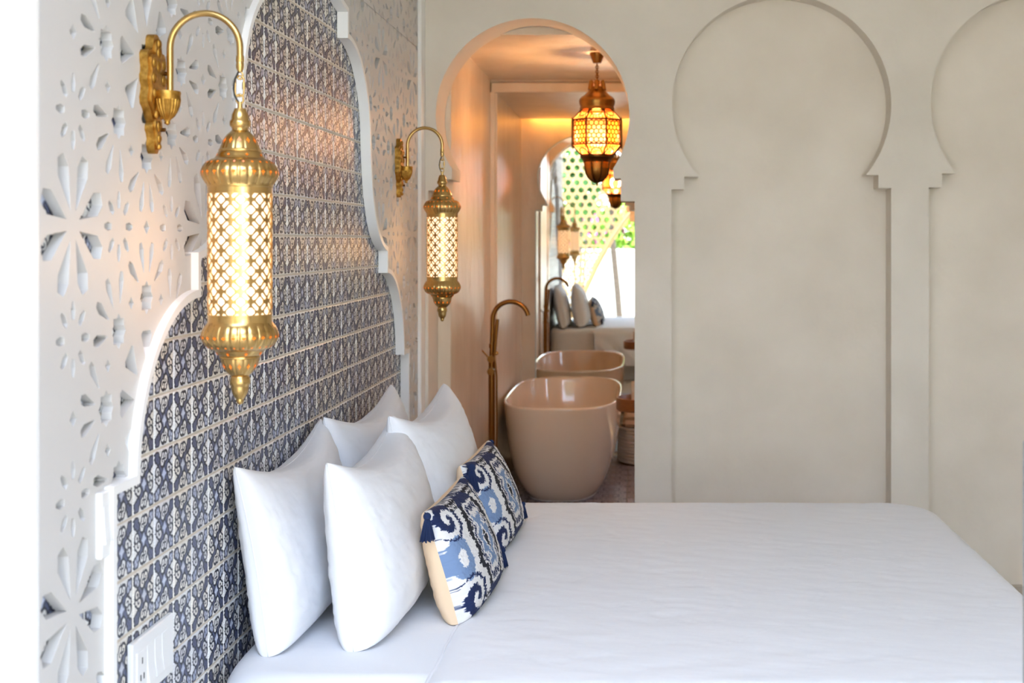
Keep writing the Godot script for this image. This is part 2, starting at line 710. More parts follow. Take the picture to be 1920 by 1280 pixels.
# ---------------------------------------------------------------- start
func _ready() -> void:
	rng.seed = 7
	# camera: focal length 2440 px on a frame of 1920 x 1280, vanishing point at (1200, 450)
	var cam := Camera3D.new()
	cam.name = "camera"
	cam.projection = Camera3D.PROJECTION_FRUSTUM
	cam.near = 0.05
	cam.far = 200.0
	cam.size = 0.05 * 1280.0 / 2440.0
	cam.frustum_offset = Vector2((960.0 - 1200.0) / 2440.0, -(640.0 - 450.0) / 2440.0) * 0.05
	cam.position = Vector3(0, 1.6, 0)
	var lens := CameraAttributesPhysical.new()
	lens.frustum_focal_length = 45.0
	lens.frustum_focus_distance = 3.7
	lens.exposure_aperture = 4.5
	cam.attributes = lens
	add_child(cam)
	cam.current = true
	var we := WorldEnvironment.new()
	we.name = "environment"
	var env := Environment.new()
	env.background_mode = Environment.BG_SKY
	var sky := Sky.new()
	var sm := ProceduralSkyMaterial.new()
	sm.sky_top_color = rgb(184, 207, 242)
	sm.sky_horizon_color = rgb(233, 239, 248)
	sm.ground_horizon_color = rgb(226, 220, 208)
	sm.ground_bottom_color = rgb(190, 180, 164)
	sm.sun_angle_max = 2.0
	sky.sky_material = sm
	env.sky = sky
	env.background_energy_multiplier = 3.6
	env.tonemap_mode = Environment.TONE_MAPPER_LINEAR
	env.tonemap_exposure = 3.5
	env.sdfgi_enabled = true
	env.ssao_enabled = true
	env.ssil_enabled = true
	we.environment = env
	add_child(we)
	# sun high over the roof of the house: it lights garden and terrace, never the bed
	var sun := DirectionalLight3D.new()
	sun.name = "sun"
	sun.light_color = rgb(255, 246, 230)
	sun.light_energy = 1.1
	sun.light_angular_distance = 0.6
	sun.shadow_enabled = true
	add_child(sun)
	sun.look_at_from_position(Vector3(1.4, 8, -2.2), Vector3.ZERO)
	make_materials()
	shell()
	left_wall()
	bathroom()
	bed()
	sconces()
	bath_things()
	garden()


# ---------------------------------------------------------------- room shell
func bx(px: float) -> float:
	return (px - 1200.0) * ZB / 2440.0


func by(py: float) -> float:
	return 1.6 - (py - 450.0) * ZB / 2440.0


func outline(pts: Array) -> PackedVector2Array:
	var q := PackedVector2Array()
	for p in pts:
		q.append(Vector2(bx(p[0]), by(p[1])))
	return q


func keyhole(left: Array, c: Vector2, r: float, ya: float, yb: float, right: Array) -> PackedVector2Array:
	# a horseshoe: stepped shoulders left and right, a circle between them (all in pixels of the back wall)
	var q := outline(left)
	var a0 := 180.0 + rad_to_deg(asin((c.y - ya) / r))
	var a1 := -rad_to_deg(asin((c.y - yb) / r))
	for i in 97:
		var a := deg_to_rad(lerpf(180.0 + (180.0 - (180.0 + rad_to_deg(asin((ya - c.y) / r)))) * -1.0, -rad_to_deg(asin((yb - c.y) / r)), i / 96.0))
		q.append(Vector2(bx(c.x + r * cos(a)), by(c.y - r * sin(a))))
	q.append_array(outline(right))
	return q


func shell() -> void:
	var arch1 := keyhole([[803, 1300], [803, 357], [833, 357], [833, 336], [847, 336]], Vector2(998.5, 215.5), 181.5, 316, 316, [[1150, 334], [1164, 334], [1164, 377], [1190, 377], [1190, 1300]])
	var niche1 := keyhole([[1259, 1300], [1259, 355], [1283, 355], [1283, 331]], Vector2(1465.5, 196), 205.7, 331, 328, [[1647, 328], [1647, 352.5], [1671, 352.5], [1671, 1300]])
	var niche2 := keyhole([[1741.5, 1300], [1741.5, 351.5], [1766, 351.5], [1766, 325]], Vector2(1951, 192), 206, 325, 325, [[2136, 325], [2136, 351.5], [2160, 351.5], [2160, 1300]])
	var X := Vector3.RIGHT
	var Y := Vector3.UP
	var wall := [rect(-1.25, 0.0, 3.3, TOP)]
	var front := []
	for q in wall:
		front = Geometry2D.clip_polygons(q, arch1)
	for cutter in [niche1, niche2]:
		var next := []
		for q in front:
			next.append_array(Geometry2D.clip_polygons(q, cutter))
		front = next
	var back := Geometry2D.clip_polygons(wall[0], arch1)
	var mb := MB.new()
	mb.plate(front, Vector3(0, 0, -ZB - 0.125), X, Y, Vector3(0, 0, 0.125), false)
	mb.plate(back, Vector3(0, 0, -ZB - 0.28), X, Y, Vector3(0, 0, 0.150))
	mb.rim(arch1, Vector3(0, 0, -ZB - 0.28), X, Y, Vector3(0, 0, 0.28), true)
	mb.rim(niche1, Vector3(0, 0, -ZB - 0.125), X, Y, Vector3(0, 0, 0.125), true)
	mb.rim(niche2, Vector3(0, 0, -ZB - 0.125), X, Y, Vector3(0, 0, 0.125), true)
	var wb := struct("wall_back", mb, M.plaster, "cream plaster wall with an open horseshoe arch and two blind horseshoe niches")
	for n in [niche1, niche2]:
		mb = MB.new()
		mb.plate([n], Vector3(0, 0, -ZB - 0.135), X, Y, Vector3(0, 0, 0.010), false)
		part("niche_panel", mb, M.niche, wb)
	mb = MB.new()
	mb.box(Vector3(0.95, FL - 0.1, -2.80), Vector3(5.0, 0.2, 6.2))
	struct("floor", mb, M.stone, "pale stone floor of the bedroom below the bed")
	mb = MB.new()
	mb.box(Vector3(0.95, TOP + 0.1, -3.64), Vector3(5.2, 0.2, 4.98))
	mb.box(Vector3(2.125, TOP + 0.1, -0.40), Vector3(2.85, 0.2, 1.50))  # the gap left beside this strip is made up, for sky light on the bed
	struct("ceiling", mb, M.plaster, "plain white ceiling over the bed, with an added gap at the garden corner that lets in sky light from above")
	mb = MB.new()
	mb.box(Vector3(3.36, 1.65, -2.86), Vector3(0.2, 3.3, 6.5))
	struct("wall_right", mb, M.plaster, "plain cream wall at the foot of the bed")
	mb = MB.new()
	mb.box(Vector3(-1.36, 1.65, -0.91), Vector3(0.2, 3.3, 2.42))
	mb.box(Vector3(2.69, 1.65, 0.295), Vector3(1.14, 3.3, 0.10))
	struct("wall_front_left", mb, M.plaster, "plain white side wall between the pierced screen and the garden front")
	mb = MB.new()
	mb.box(Vector3(0.649, 0.655, -2.06), Vector3(0.060, 1.25, 0.10), 0.006)
	struct("trim_1", mb, mat(rgb(150, 150, 152), 0.6), "slim grey post at the right edge in the foreground")


# ---------------------------------------------------------------- the tiled headboard wall and its pierced screen
func arch_inner(low: float) -> PackedVector2Array:
	var h := PackedVector2Array()     # half outline, distance from the middle and height
	h.append(Vector2(1.514, low))
	h.append(Vector2(1.514, 1.132))
	h.append_array(arc(Vector2(1.055, 1.132), Vector2(0.348, 0.343), 0, 90, 28))
	h.append(Vector2(1.055, 1.559))
	for i in range(1, 24):
		var t := 1.0 - i / 24.0
		h.append(Vector2(0.736, 1.95) * (1 - t) * (1 - t) + Vector2(0.775, 1.60) * 2 * t * (1 - t) + Vector2(1.055, 1.559) * t * t)
	h.append_array(arc(Vector2(0.379, 1.95), Vector2(0.357, 0.316), 0, 90, 28))
	h.append(Vector2(0.379, 2.352))
	for i in range(1, 16):
		var t := 1.0 - i / 16.0
		h.append(Vector2(0.0, 2.66) * (1 - t) * (1 - t) + Vector2(0.08, 2.39) * 2 * t * (1 - t) + Vector2(0.379, 2.352) * t * t)
	h.append(Vector2(0.0, 2.66))
	var q := PackedVector2Array()
	for p in h:
		q.append(Vector2(ZC + p.x, p.y))
	for i in range(h.size() - 2, -1, -1):
		q.append(Vector2(ZC - h[i].x, h[i].y))
	return q


func spike(c: Vector2, ang: float, pts: Array) -> PackedVector2Array:
	# pts: (distance along ang, half width); a mirrored outline
	var q := PackedVector2Array()
	var d := Vector2(cos(ang), sin(ang))
	var s := Vector2(-d.y, d.x)
	for p in pts:
		q.append(c + d * p[0] - s * p[1])
	for i in range(pts.size() - 1, -1, -1):
		if pts[i][1] > 0.0001:
			q.append(c + d * pts[i][0] + s * pts[i][1])
	return q


func burst(c: Vector2, r0: float, r1: float, k: int, turn := 0.0) -> PackedVector2Array:
	var q := PackedVector2Array()
	for i in k * 2:
		var a := TAU * i / (k * 2) + turn
		q.append(c + Vector2(cos(a), sin(a)) * (r0 if i % 2 == 0 else r1))
	return q


func screen_holes() -> Array:
	var P := 0.669
	var out := []
	for i in range(-1, 7):
		for j in range(-3, 4):
			var R := Vector2(2.2475 + P * i, 1.6255 + P * j)
			if R.x < 1.6 or R.x > 6.4 or R.y < -0.2 or R.y > 3.5:
				continue
			for k in 8:
				out.append(spike(R, deg_to_rad(22.5 + 45 * k), [[0.026, 0.0], [0.100, 0.0225], [0.128, 0.012]]))
			for k in 4:
				var S := R + Vector2.from_angle(k * PI / 2) * 0.197
				for m in 8:
					out.append(spike(S, deg_to_rad(45 * m), [[0.034, 0.0055], [0.050, 0.0085], [0.066, 0.0035]]))
			out.append(burst(R + Vector2(P / 2, 0), 0.0145, 0.010, 4))
			out.append(burst(R + Vector2(0, P / 2), 0.0145, 0.010, 4))
			var C := R + Vector2(P, P) / 2
			out.append(burst(C, 0.036, 0.0275, 8))
			for k in 8:
				var a := deg_to_rad(45 * k)
				out.append(spike(C, a, [[0.062, 0.0], [0.122, 0.027], [0.130, 0.020]]))
				var D := C + Vector2.from_angle(a) * 0.195
				out.append(burst(D, 0.034, 0.026, 8))
				for g in [-52.0, -16.0, 16.0, 52.0]:
					out.append(spike(D, a + deg_to_rad(g), [[0.052, 0.0018], [0.096, 0.0115], [0.113, 0.006]]))
				out.append(burst(C + Vector2.from_angle(a + deg_to_rad(22.5)) * 0.203, 0.0125, 0.008, 4))
	return out


func left_wall() -> void:
	var ZV := Vector3(0, 0, -1)
	var Y := Vector3.UP
	var mb := MB.new()
	mb.box(Vector3(-1.1275, 1.65, -4.115), Vector3(0.249, 3.3, 4.0))
	var wall := struct("wall_left", mb, M.grout, "wall behind the bed covered in blue and white scroll tiles")
	# tiles: pitch 112 mm, a softly bevelled face; every one is painted with the same motif, turned in chequer order
	var inner := arch_inner(-0.5)
	var near := []
	for i in range(-13, 20):
		for j in range(-11, 13):
			var c := Vector2(3.575 + 0.112 * (i + 0.5), 1.613 + 0.112 * (j + 0.5))
			if c.x < 2.13 or c.x > 5.80 or c.y > 2.6:
				continue
			var seen := false
			if c.y > 0.46:
				for dx in [-0.056, 0.0, 0.056]:
					for dy in [-0.056, 0.0, 0.056]:
						if Geometry2D.is_point_in_polygon(c + Vector2(dx, dy), inner):
							seen = true
			if c.y < 0.62 and c.x > 3.2:
				seen = false
			near.append([c, (i + j) % 2 != 0, seen])
	near.sort_custom(func(a, b): return a[0].x < b[0].x)
	var shapes := [tile_mesh(false), tile_mesh(true)]
	var made := 0
	var rest := MB.new()
	for e in near:
		var c: Vector2 = e[0]
		var at := Vector3(-1.0, c.y, -c.x)
		if e[2] and made < 299:
			var o := part("tile", shapes[1 if e[1] else 0], M["tile%d" % (rng.randi() % 3)], wall)
			o.position = at + Vector3(rng.randf_range(-0.0005, 0.0005), rng.randf_range(-0.0008, 0.0008), rng.randf_range(-0.0008, 0.0008))
			o.rotation = Vector3(0, rng.randf_range(-0.006, 0.006), rng.randf_range(-0.006, 0.006))
			made += 1
		else:
			tile_into(rest, at, e[1])
	var field := part("tile_field", rest, M.tile0, wall)
	field.set_meta("kind", "stuff")
	# pierced screen in two sheets, the joint at 2.445 m
	var outer: PackedVector2Array = Geometry2D.offset_polygon(inner, 0.017, Geometry2D.JOIN_MITER)[0]
	var holes := screen_holes()
	for sheet in [[rect(2.122, 0.06, 5.735, 2.4435), "trim_2", "white carved screen pierced with rosettes and stars round the tiled arch"], [rect(2.122, 2.4465, 5.735, TOP - 0.002), "trim_3", "upper sheet of the white pierced screen above the tiled arch"]]:
		var dom := Geometry2D.clip_polygons(sheet[0], outer)
		var b := bounds(sheet[0])
		var mine := []
		var whole := {}
		for h in holes:
			var hb := bounds(h)
			if not b.intersects(hb):
				continue
			for d in dom:
				for q in Geometry2D.intersect_polygons(h, d):
					if q.size() >= 3:
						mine.append(q)
						if bounds(q).size.is_equal_approx(hb.size) and q.size() == h.size():
							whole[q] = true
		mb = MB.new()
		mb.plate(pierced(dom, holes.filter(func(h): return b.intersects(bounds(h))), 0.25), Vector3(-0.9985, 0, 0), ZV, Y, Vector3(0.0195, 0, 0))
		# walls of the openings; an edge that lies against the moulding or the end of the sheet gets none
		var free := func(p: Vector2) -> bool:
			return edge_distance(p, outer) > 0.0004 and edge_distance(p, sheet[0]) > 0.0004
		for q in mine:
			mb.rim(q, Vector3(-0.9985, 0, 0), ZV, Y, Vector3(0.0195, 0, 0), true, true, 0.9, free if not whole.has(q) else null)
		for q in dom:
			mb.rim(q, Vector3(-0.9985, 0, 0), ZV, Y, Vector3(0.0195, 0, 0), false, true, 0.9, func(p: Vector2) -> bool: return edge_distance(p, outer) > 0.0004)
		struct(sheet[1], mb, M.white, sheet[2])
	# raised white moulding that follows the many-lobed arch
	mb = MB.new()
	for q in Geometry2D.intersect_polygons(outer, rect(1.0, 0.06, 7.0, TOP - 0.01)):
		for ring in Geometry2D.clip_polygons(q, inner):
			mb.plate([ring], Vector3(-0.9985, 0, 0), ZV, Y, Vector3(0.036, 0, 0))
			mb.rim(ring, Vector3(-0.9985, 0, 0), ZV, Y, Vector3(0.036, 0, 0))
	struct("trim_4", mb, M.trim, "raised white moulding outlining the stepped and lobed tiled arch")
	mb = MB.new()
	mb.box(Vector3(-0.9815, 1.615, -5.793), Vector3(0.034, 3.16, 0.112), 0.004)
	struct("trim_5", mb, M.trim, "white upright batten in the corner beside the bathroom arch")
	mb = MB.new()
	mb.box(Vector3(-1.115, 1.6, -2.108), Vector3(0.19, 3.18, 0.02), 0.004)
	mb.box(Vector3(-0.999, 1.6, -2.110), Vector3(0.042, 3.18, 0.022), 0.004)
	struct("trim_6", mb, M.trim, "white board closing the near end of the pierced screen wall")
	# switch and socket plates
	var o := thing("light_switch", "white upright two-rocker light switch on the pierced screen beside the bed", "switch", Vector3(-0.979, 1.085, -2.37))
	mb = MB.new()
	mb.box(Vector3(0.006, 0, 0), Vector3(0.012, 0.12, 0.064), 0.002)
	part("plate", mb, M.plastic, o)
	for s in [0.0125, -0.0125]:
		mb = MB.new()
		var q := PackedVector2Array([Vector2(0.011, -0.034), Vector2(0.0165, -0.034), Vector2(0.0135, 0.0), Vector2(0.0125, 0.034), Vector2(0.011, 0.034)])
		mb.plate([q], Vector3(0, 0, s - 0.0115), Vector3.RIGHT, Y, Vector3(0, 0, 0.023))
		mb.rim(q, Vector3(0, 0, s - 0.0115), Vector3.RIGHT, Y, Vector3(0, 0, 0.023))
		part("rocker", mb, M.plastic, o)
	o = thing("socket_plate", "wide white plate with a socket and rocker switches on the tiles by the near pillow", "socket", Vector3(-1.0, 0.75, -2.645))
	mb = MB.new()
	mb.box(Vector3(0.006, 0, 0), Vector3(0.012, 0.125, 0.222), 0.0025)
	part("plate", mb, M.plastic, o)
	mb = MB.new()
	mb.box(Vector3(0.0125, 0, 0.068), Vector3(0.004, 0.076, 0.05), 0.0012)
	part("socket", mb, M.plastic, o)
	for y in [[0.018, 0.004], [-0.014, 0.012], [-0.014, -0.004]]:
		mb = MB.new()
		mb.box(Vector3(0.0148, y[0], 0.064 + y[1]), Vector3(0.0012, 0.012, 0.003))
		part("slot", mb, M.wire, o)
	for s in [0.018, -0.022, -0.062]:
		mb = MB.new()
		var q := PackedVector2Array([Vector2(0.011, -0.038), Vector2(0.0175, -0.038), Vector2(0.0135, 0.0), Vector2(0.0125, 0.038), Vector2(0.011, 0.038)])
		mb.plate([q], Vector3(0, 0, s - 0.0175), Vector3.RIGHT, Y, Vector3(0, 0, 0.035))
		mb.rim(q, Vector3(0, 0, s - 0.0175), Vector3.RIGHT, Y, Vector3(0, 0, 0.035))
		part("rocker", mb, M.plastic, o)


func tile_into(mb: MB, at: Vector3, turned: bool) -> void:
	var h := 0.0536
	var i := 0.0508
	var f := []
	var r := []
	for k in 4:
		var s: Vector2 = [Vector2(-1, 1), Vector2(1, 1), Vector2(1, -1), Vector2(-1, -1)][k]
		f.append(at + Vector3(0.0, s.y * i, -s.x * i))
		r.append(at + Vector3(-0.0032, s.y * h, -s.x * h))
	var uv := [Vector2(0.028, 0.028), Vector2(0.972, 0.028), Vector2(0.972, 0.972), Vector2(0.028, 0.972)]
	var ux := [Vector2(0, 0), Vector2(1, 0), Vector2(1, 1), Vector2(0, 1)]
	if turned:
		uv = [uv[1], uv[2], uv[3], uv[0]]
		ux = [ux[1], ux[2], ux[3], ux[0]]
	mb.face(f, Vector3.RIGHT, uv)
	for k in 4:
		var m := (k + 1) % 4
		var n: Vector3 = [Vector3(1, 0.7, 0), Vector3(1, 0, -0.7), Vector3(1, -0.7, 0), Vector3(1, 0, 0.7)][k]
		mb.face([f[k], f[m], r[m], r[k]], n.normalized(), [uv[k], uv[m], ux[m], ux[k]])


func tile_mesh(turned: bool) -> ArrayMesh:
	var mb := MB.new()
	tile_into(mb, Vector3.ZERO, turned)
	return mb.mesh()


# ---------------------------------------------------------------- bathroom beyond the arch
func bathroom() -> void:
	var zi := 7.824
	var ceil_y := 2.562
	var low_y := 2.485
	var mb := MB.new()
	mb.box(Vector3(-1.09, 1.6, -6.2385), Vector3(0.4, 3.2, 0.217), 0.004)
	mb.box(Vector3(-1.0965, 1.6, -7.085), Vector3(0.4, 3.2, 1.476), 0.004)
	mb.box(Vector3(-1.071, 1.6, -8.76), Vector3(0.4, 3.2, 1.86), 0.004)
	struct("wall_bathroom_left", mb, M.polished, "polished warm plaster wall on the left of the bathroom")
	mb = MB.new()
	mb.box(Vector3(0.3, ceil_y + 0.1, -7.0), Vector3(2.8, 0.2, 1.8))
	struct("ceiling_bathroom", mb, M.polished, "warm plaster ceiling of the bathroom carrying the lantern")
	mb = MB.new()
	mb.box(Vector3(0.3, (low_y + ceil_y + 0.15) / 2, -(zi + 9.50) / 2), Vector3(2.8, ceil_y + 0.15 - low_y, 9.50 - zi))
	struct("ceiling_bathroom_lower", mb, M.polished, "lower plaster ceiling in front of the mirror wall with a light cove behind")
	mb = MB.new()
	mb.box(Vector3(0.3, low_y + 0.028, -zi + 0.018), Vector3(2.38, 0.056, 0.05), 0.003)
	mb.box(Vector3(-0.882, 1.23, -zi + 0.018), Vector3(0.030, 2.51, 0.05), 0.003)
	mb.box(Vector3(-0.862, 1.23, -zi + 0.006), Vector3(0.012, 2.5, 0.03), 0.002)
	struct("trim_7", mb, M.polished, "plaster frame round the recess that holds the mirror")
	mb = MB.new()
	mb.box(Vector3(0.3, 1.6, -ZM - 0.1), Vector3(2.8, 3.2, 0.2))
	struct("wall_mirror", mb, M.polished, "warm plaster end wall of the bathroom carrying the arched mirror")
	mb = MB.new()
	mb.box(Vector3(0.3, 2.75, -9.55), Vector3(2.8, 0.12, 0.1))
	struct("ceiling_cove", mb, M.polished, "closed top of the light cove above the mirror")
	mb = MB.new()
	mb.box(Vector3(1.75, 1.6, -7.055), Vector3(0.2, 3.2, 1.89))
	mb.box(Vector3(1.75, 1.6, -8.98), Vector3(0.2, 3.2, 1.26))
	mb.box(Vector3(1.75, 0.50, -8.175), Vector3(0.2, 1.0, 0.36))
	mb.box(Vector3(1.75, 2.55, -8.175), Vector3(0.2, 1.3, 0.36))
	struct("wall_bathroom_right", mb, M.polished, "plaster wall with a small open window on the far right of the bathroom")
	# floor laid in patterned tiles
	mb = MB.new()
	mb.box(Vector3(0.3, FL - 0.11, -7.7), Vector3(2.9, 0.2, 3.7))
	var fl := struct("floor_bathroom", mb, M.grout, "bathroom floor of small patterned tiles")
	var ft := MB.new()
	ft.box(Vector3.ZERO, Vector3(0.196, 0.012, 0.196), 0.001)
	var fm := ft.mesh()
	for i in 9:
		for j in 18:
			var o := part("floor_tile", fm, M.floor_tile, fl)
			o.position = Vector3(-0.78 + i * 0.2, FL - 0.006, -6.0 - j * 0.2)
	# mirror: a horseshoe sheet of silvered glass
	var k := ZM / 2440.0
	var q := PackedVector2Array()
	for p in [[1006, 960], [1006, 396], [1018, 396], [1018, 386], [1028, 386]]:
		q.append(Vector2((p[0] - 1200) * k, 1.6 - (p[1] - 450) * k))
	for i in 61:
		var a := deg_to_rad(lerpf(214.0, -34.0, i / 60.0))
		q.append(Vector2((1099 + 89 * cos(a) - 1200) * k, 1.6 - (333 - 79 * sin(a) - 450) * k))
	for p in [[1170, 386], [1180, 386], [1180, 396], [1201, 396], [1201, 960]]:
		q.append(Vector2((p[0] - 1200) * k, 1.6 - (p[1] - 450) * k))
	var mir := thing("mirror", "tall horseshoe-arched wall mirror behind the bathtub reflecting bed and garden", "mirror", Vector3(-0.4, FL, -ZM + 0.012))
	for e in q.size():
		q[e] -= Vector2(-0.4, FL)
	mb = MB.new()
	mb.plate([q], Vector3.ZERO, Vector3.RIGHT, Vector3.UP, Vector3(0, 0, 0.006), false)
	part("glass", mb, M.mirror, mir)
	mb = MB.new()
	var ring: Array = Geometry2D.clip_polygons(Geometry2D.offset_polygon(q, 0.010)[0], q)
	mb.rim(Geometry2D.offset_polygon(q, 0.010)[0], Vector3(0, 0, -0.002), Vector3.RIGHT, Vector3.UP, Vector3(0, 0, 0.010))
	mb.rim(q, Vector3(0, 0, -0.002), Vector3.RIGHT, Vector3.UP, Vector3(0, 0, 0.010), true)
	var big: PackedVector2Array = Geometry2D.offset_polygon(q, 0.010)[0]
	var bands := []
	var b := bounds(big)
	for half in [rect(b.position.x - 1, b.position.y - 1, -0.05, b.end.y + 1), rect(-0.05, b.position.y - 1, b.end.x + 1, b.end.y + 1)]:
		for piece in Geometry2D.intersect_polygons(big, half):
			bands.append_array(Geometry2D.clip_polygons(piece, q))
	mb.plate(bands, Vector3(0, 0, -0.002), Vector3.RIGHT, Vector3.UP, Vector3(0, 0, 0.010), false)
	part("edge", mb, M.mirror_edge, mir)
	mir.rotation = Vector3(0.0010, 0.00246, 0)
	# light cove above the mirror
	var led := thing("cove_light", "strip light hidden in the ceiling cove above the mirror", "strip light", Vector3(-0.1, 2.52, -9.512))
	mb = MB.new()
	mb.box(Vector3.ZERO, Vector3(1.4, 0.02, 0.012), 0.003)
	part("strip", mb, M.led, led)
	var al := AreaLight3D.new()
	al.name = "strip_glow"
	al.area_size = Vector2(1.4, 0.02)
	al.light_color = rgb(255, 176, 78)
	al.light_energy = 0.10
	al.shadow_enabled = true
	al.area_range = 12.0
	al.position = Vector3(0, 0, -0.010)
	al.rotation_degrees = Vector3(-20, 0, 0)
	led.add_child(al)


# ---------------------------------------------------------------- bed and bedding
func fold(e: float, r: float) -> Vector2:
	# how far a cloth runs out and down after e metres past the edge
	if e < r * PI / 2:
		return Vector2(r * sin(e / r), r * (1 - cos(e / r)))
	return Vector2(r, r + e - r * PI / 2)


func pillow_grid(L: float, H: float, T: float, pinch: Vector2, sd: int, side: float, wr := 1.0) -> MB:
	var nu := 72
	var nv := 52
	var f := noise(1.0, 3, sd)
	var p := PackedVector3Array()
	var uv := PackedVector2Array()
	for i in nu + 1:
		for j in nv + 1:
			var u := sin(PI / 2 * (2.0 * i / nu - 1))
			var v := sin(PI / 2 * (2.0 * j / nv - 1))
			var py := pinch.y if v > 0 else pinch.y * 0.2
			var x := L / 2 * u * (1 - pinch.x * (1 - v * v) * u * u)
			var y := H / 2 * v * (1 - py * (1 - u * u) * v * v)
			var w := (1 - u * u) * (1 - v * v)
			var th := T / 2 * pow(w, 0.31 - 0.10 * maxf(0.0, -v)) * (1 - 0.20 * v)
			# gathers run in from the seams and corners
			var edge := pow(1 - w, 3.0) * minf(1.0, w * 12.0)
			var g := f.get_noise_2d(u * 14 + (5 if side > 0 else 60), v * 2.2) * (1.0 - absf(v)) + f.get_noise_2d(u * 2.2, v * 11 + (5 if side > 0 else 60)) * (1.0 - absf(u) * 0.5)
			var soft := f.get_noise_2d(u * 2.0 + v * 1.6, v * 3.4 - u * 1.5 + 20)
			th += (g * 0.0062 * edge + soft * 0.0042 * minf(1.0, w * 5.0)) * wr
			var fold_line := absf(f.get_noise_2d(u * 1.3 + v * 2.6 + 70, u * 1.1 - v * 0.9))
			th -= 0.0022 * (1.0 - smoothstep(0.0, 0.06, fold_line)) * minf(1.0, w * 4.0) * wr
			p.append(Vector3(x, y, th * side))
			uv.append(Vector2((u + 1) / 2, (1 - v) / 2))
	var mb := MB.new()
	mb.grid(p, nu, nv, false, side < 0, uv)
	return mb


func pillow_edge(L: float, H: float, pinch: Vector2) -> PackedVector3Array:
	var out := PackedVector3Array()
	var k := 30
	for s in 4:
		for i in k:
			var t := -1.0 + 2.0 * i / k
			var u: float = [t, 1.0, -t, -1.0][s]
			var v: float = [-1.0, t, 1.0, -t][s]
			var py := pinch.y if v > 0 else pinch.y * 0.2
			out.append(Vector3(L / 2 * u * (1 - pinch.x * (1 - v * v) * u * u), H / 2 * v * (1 - py * (1 - u * u) * v * v), 0))
	return out


func lean(a: float, yaw := 0.0) -> Basis:
	var t := deg_to_rad(a)
	return Basis(Vector3.UP, deg_to_rad(yaw)) * Basis(Vector3(0, 0, -1), Vector3(-sin(t), cos(t), 0), Vector3(cos(t), sin(t), 0))


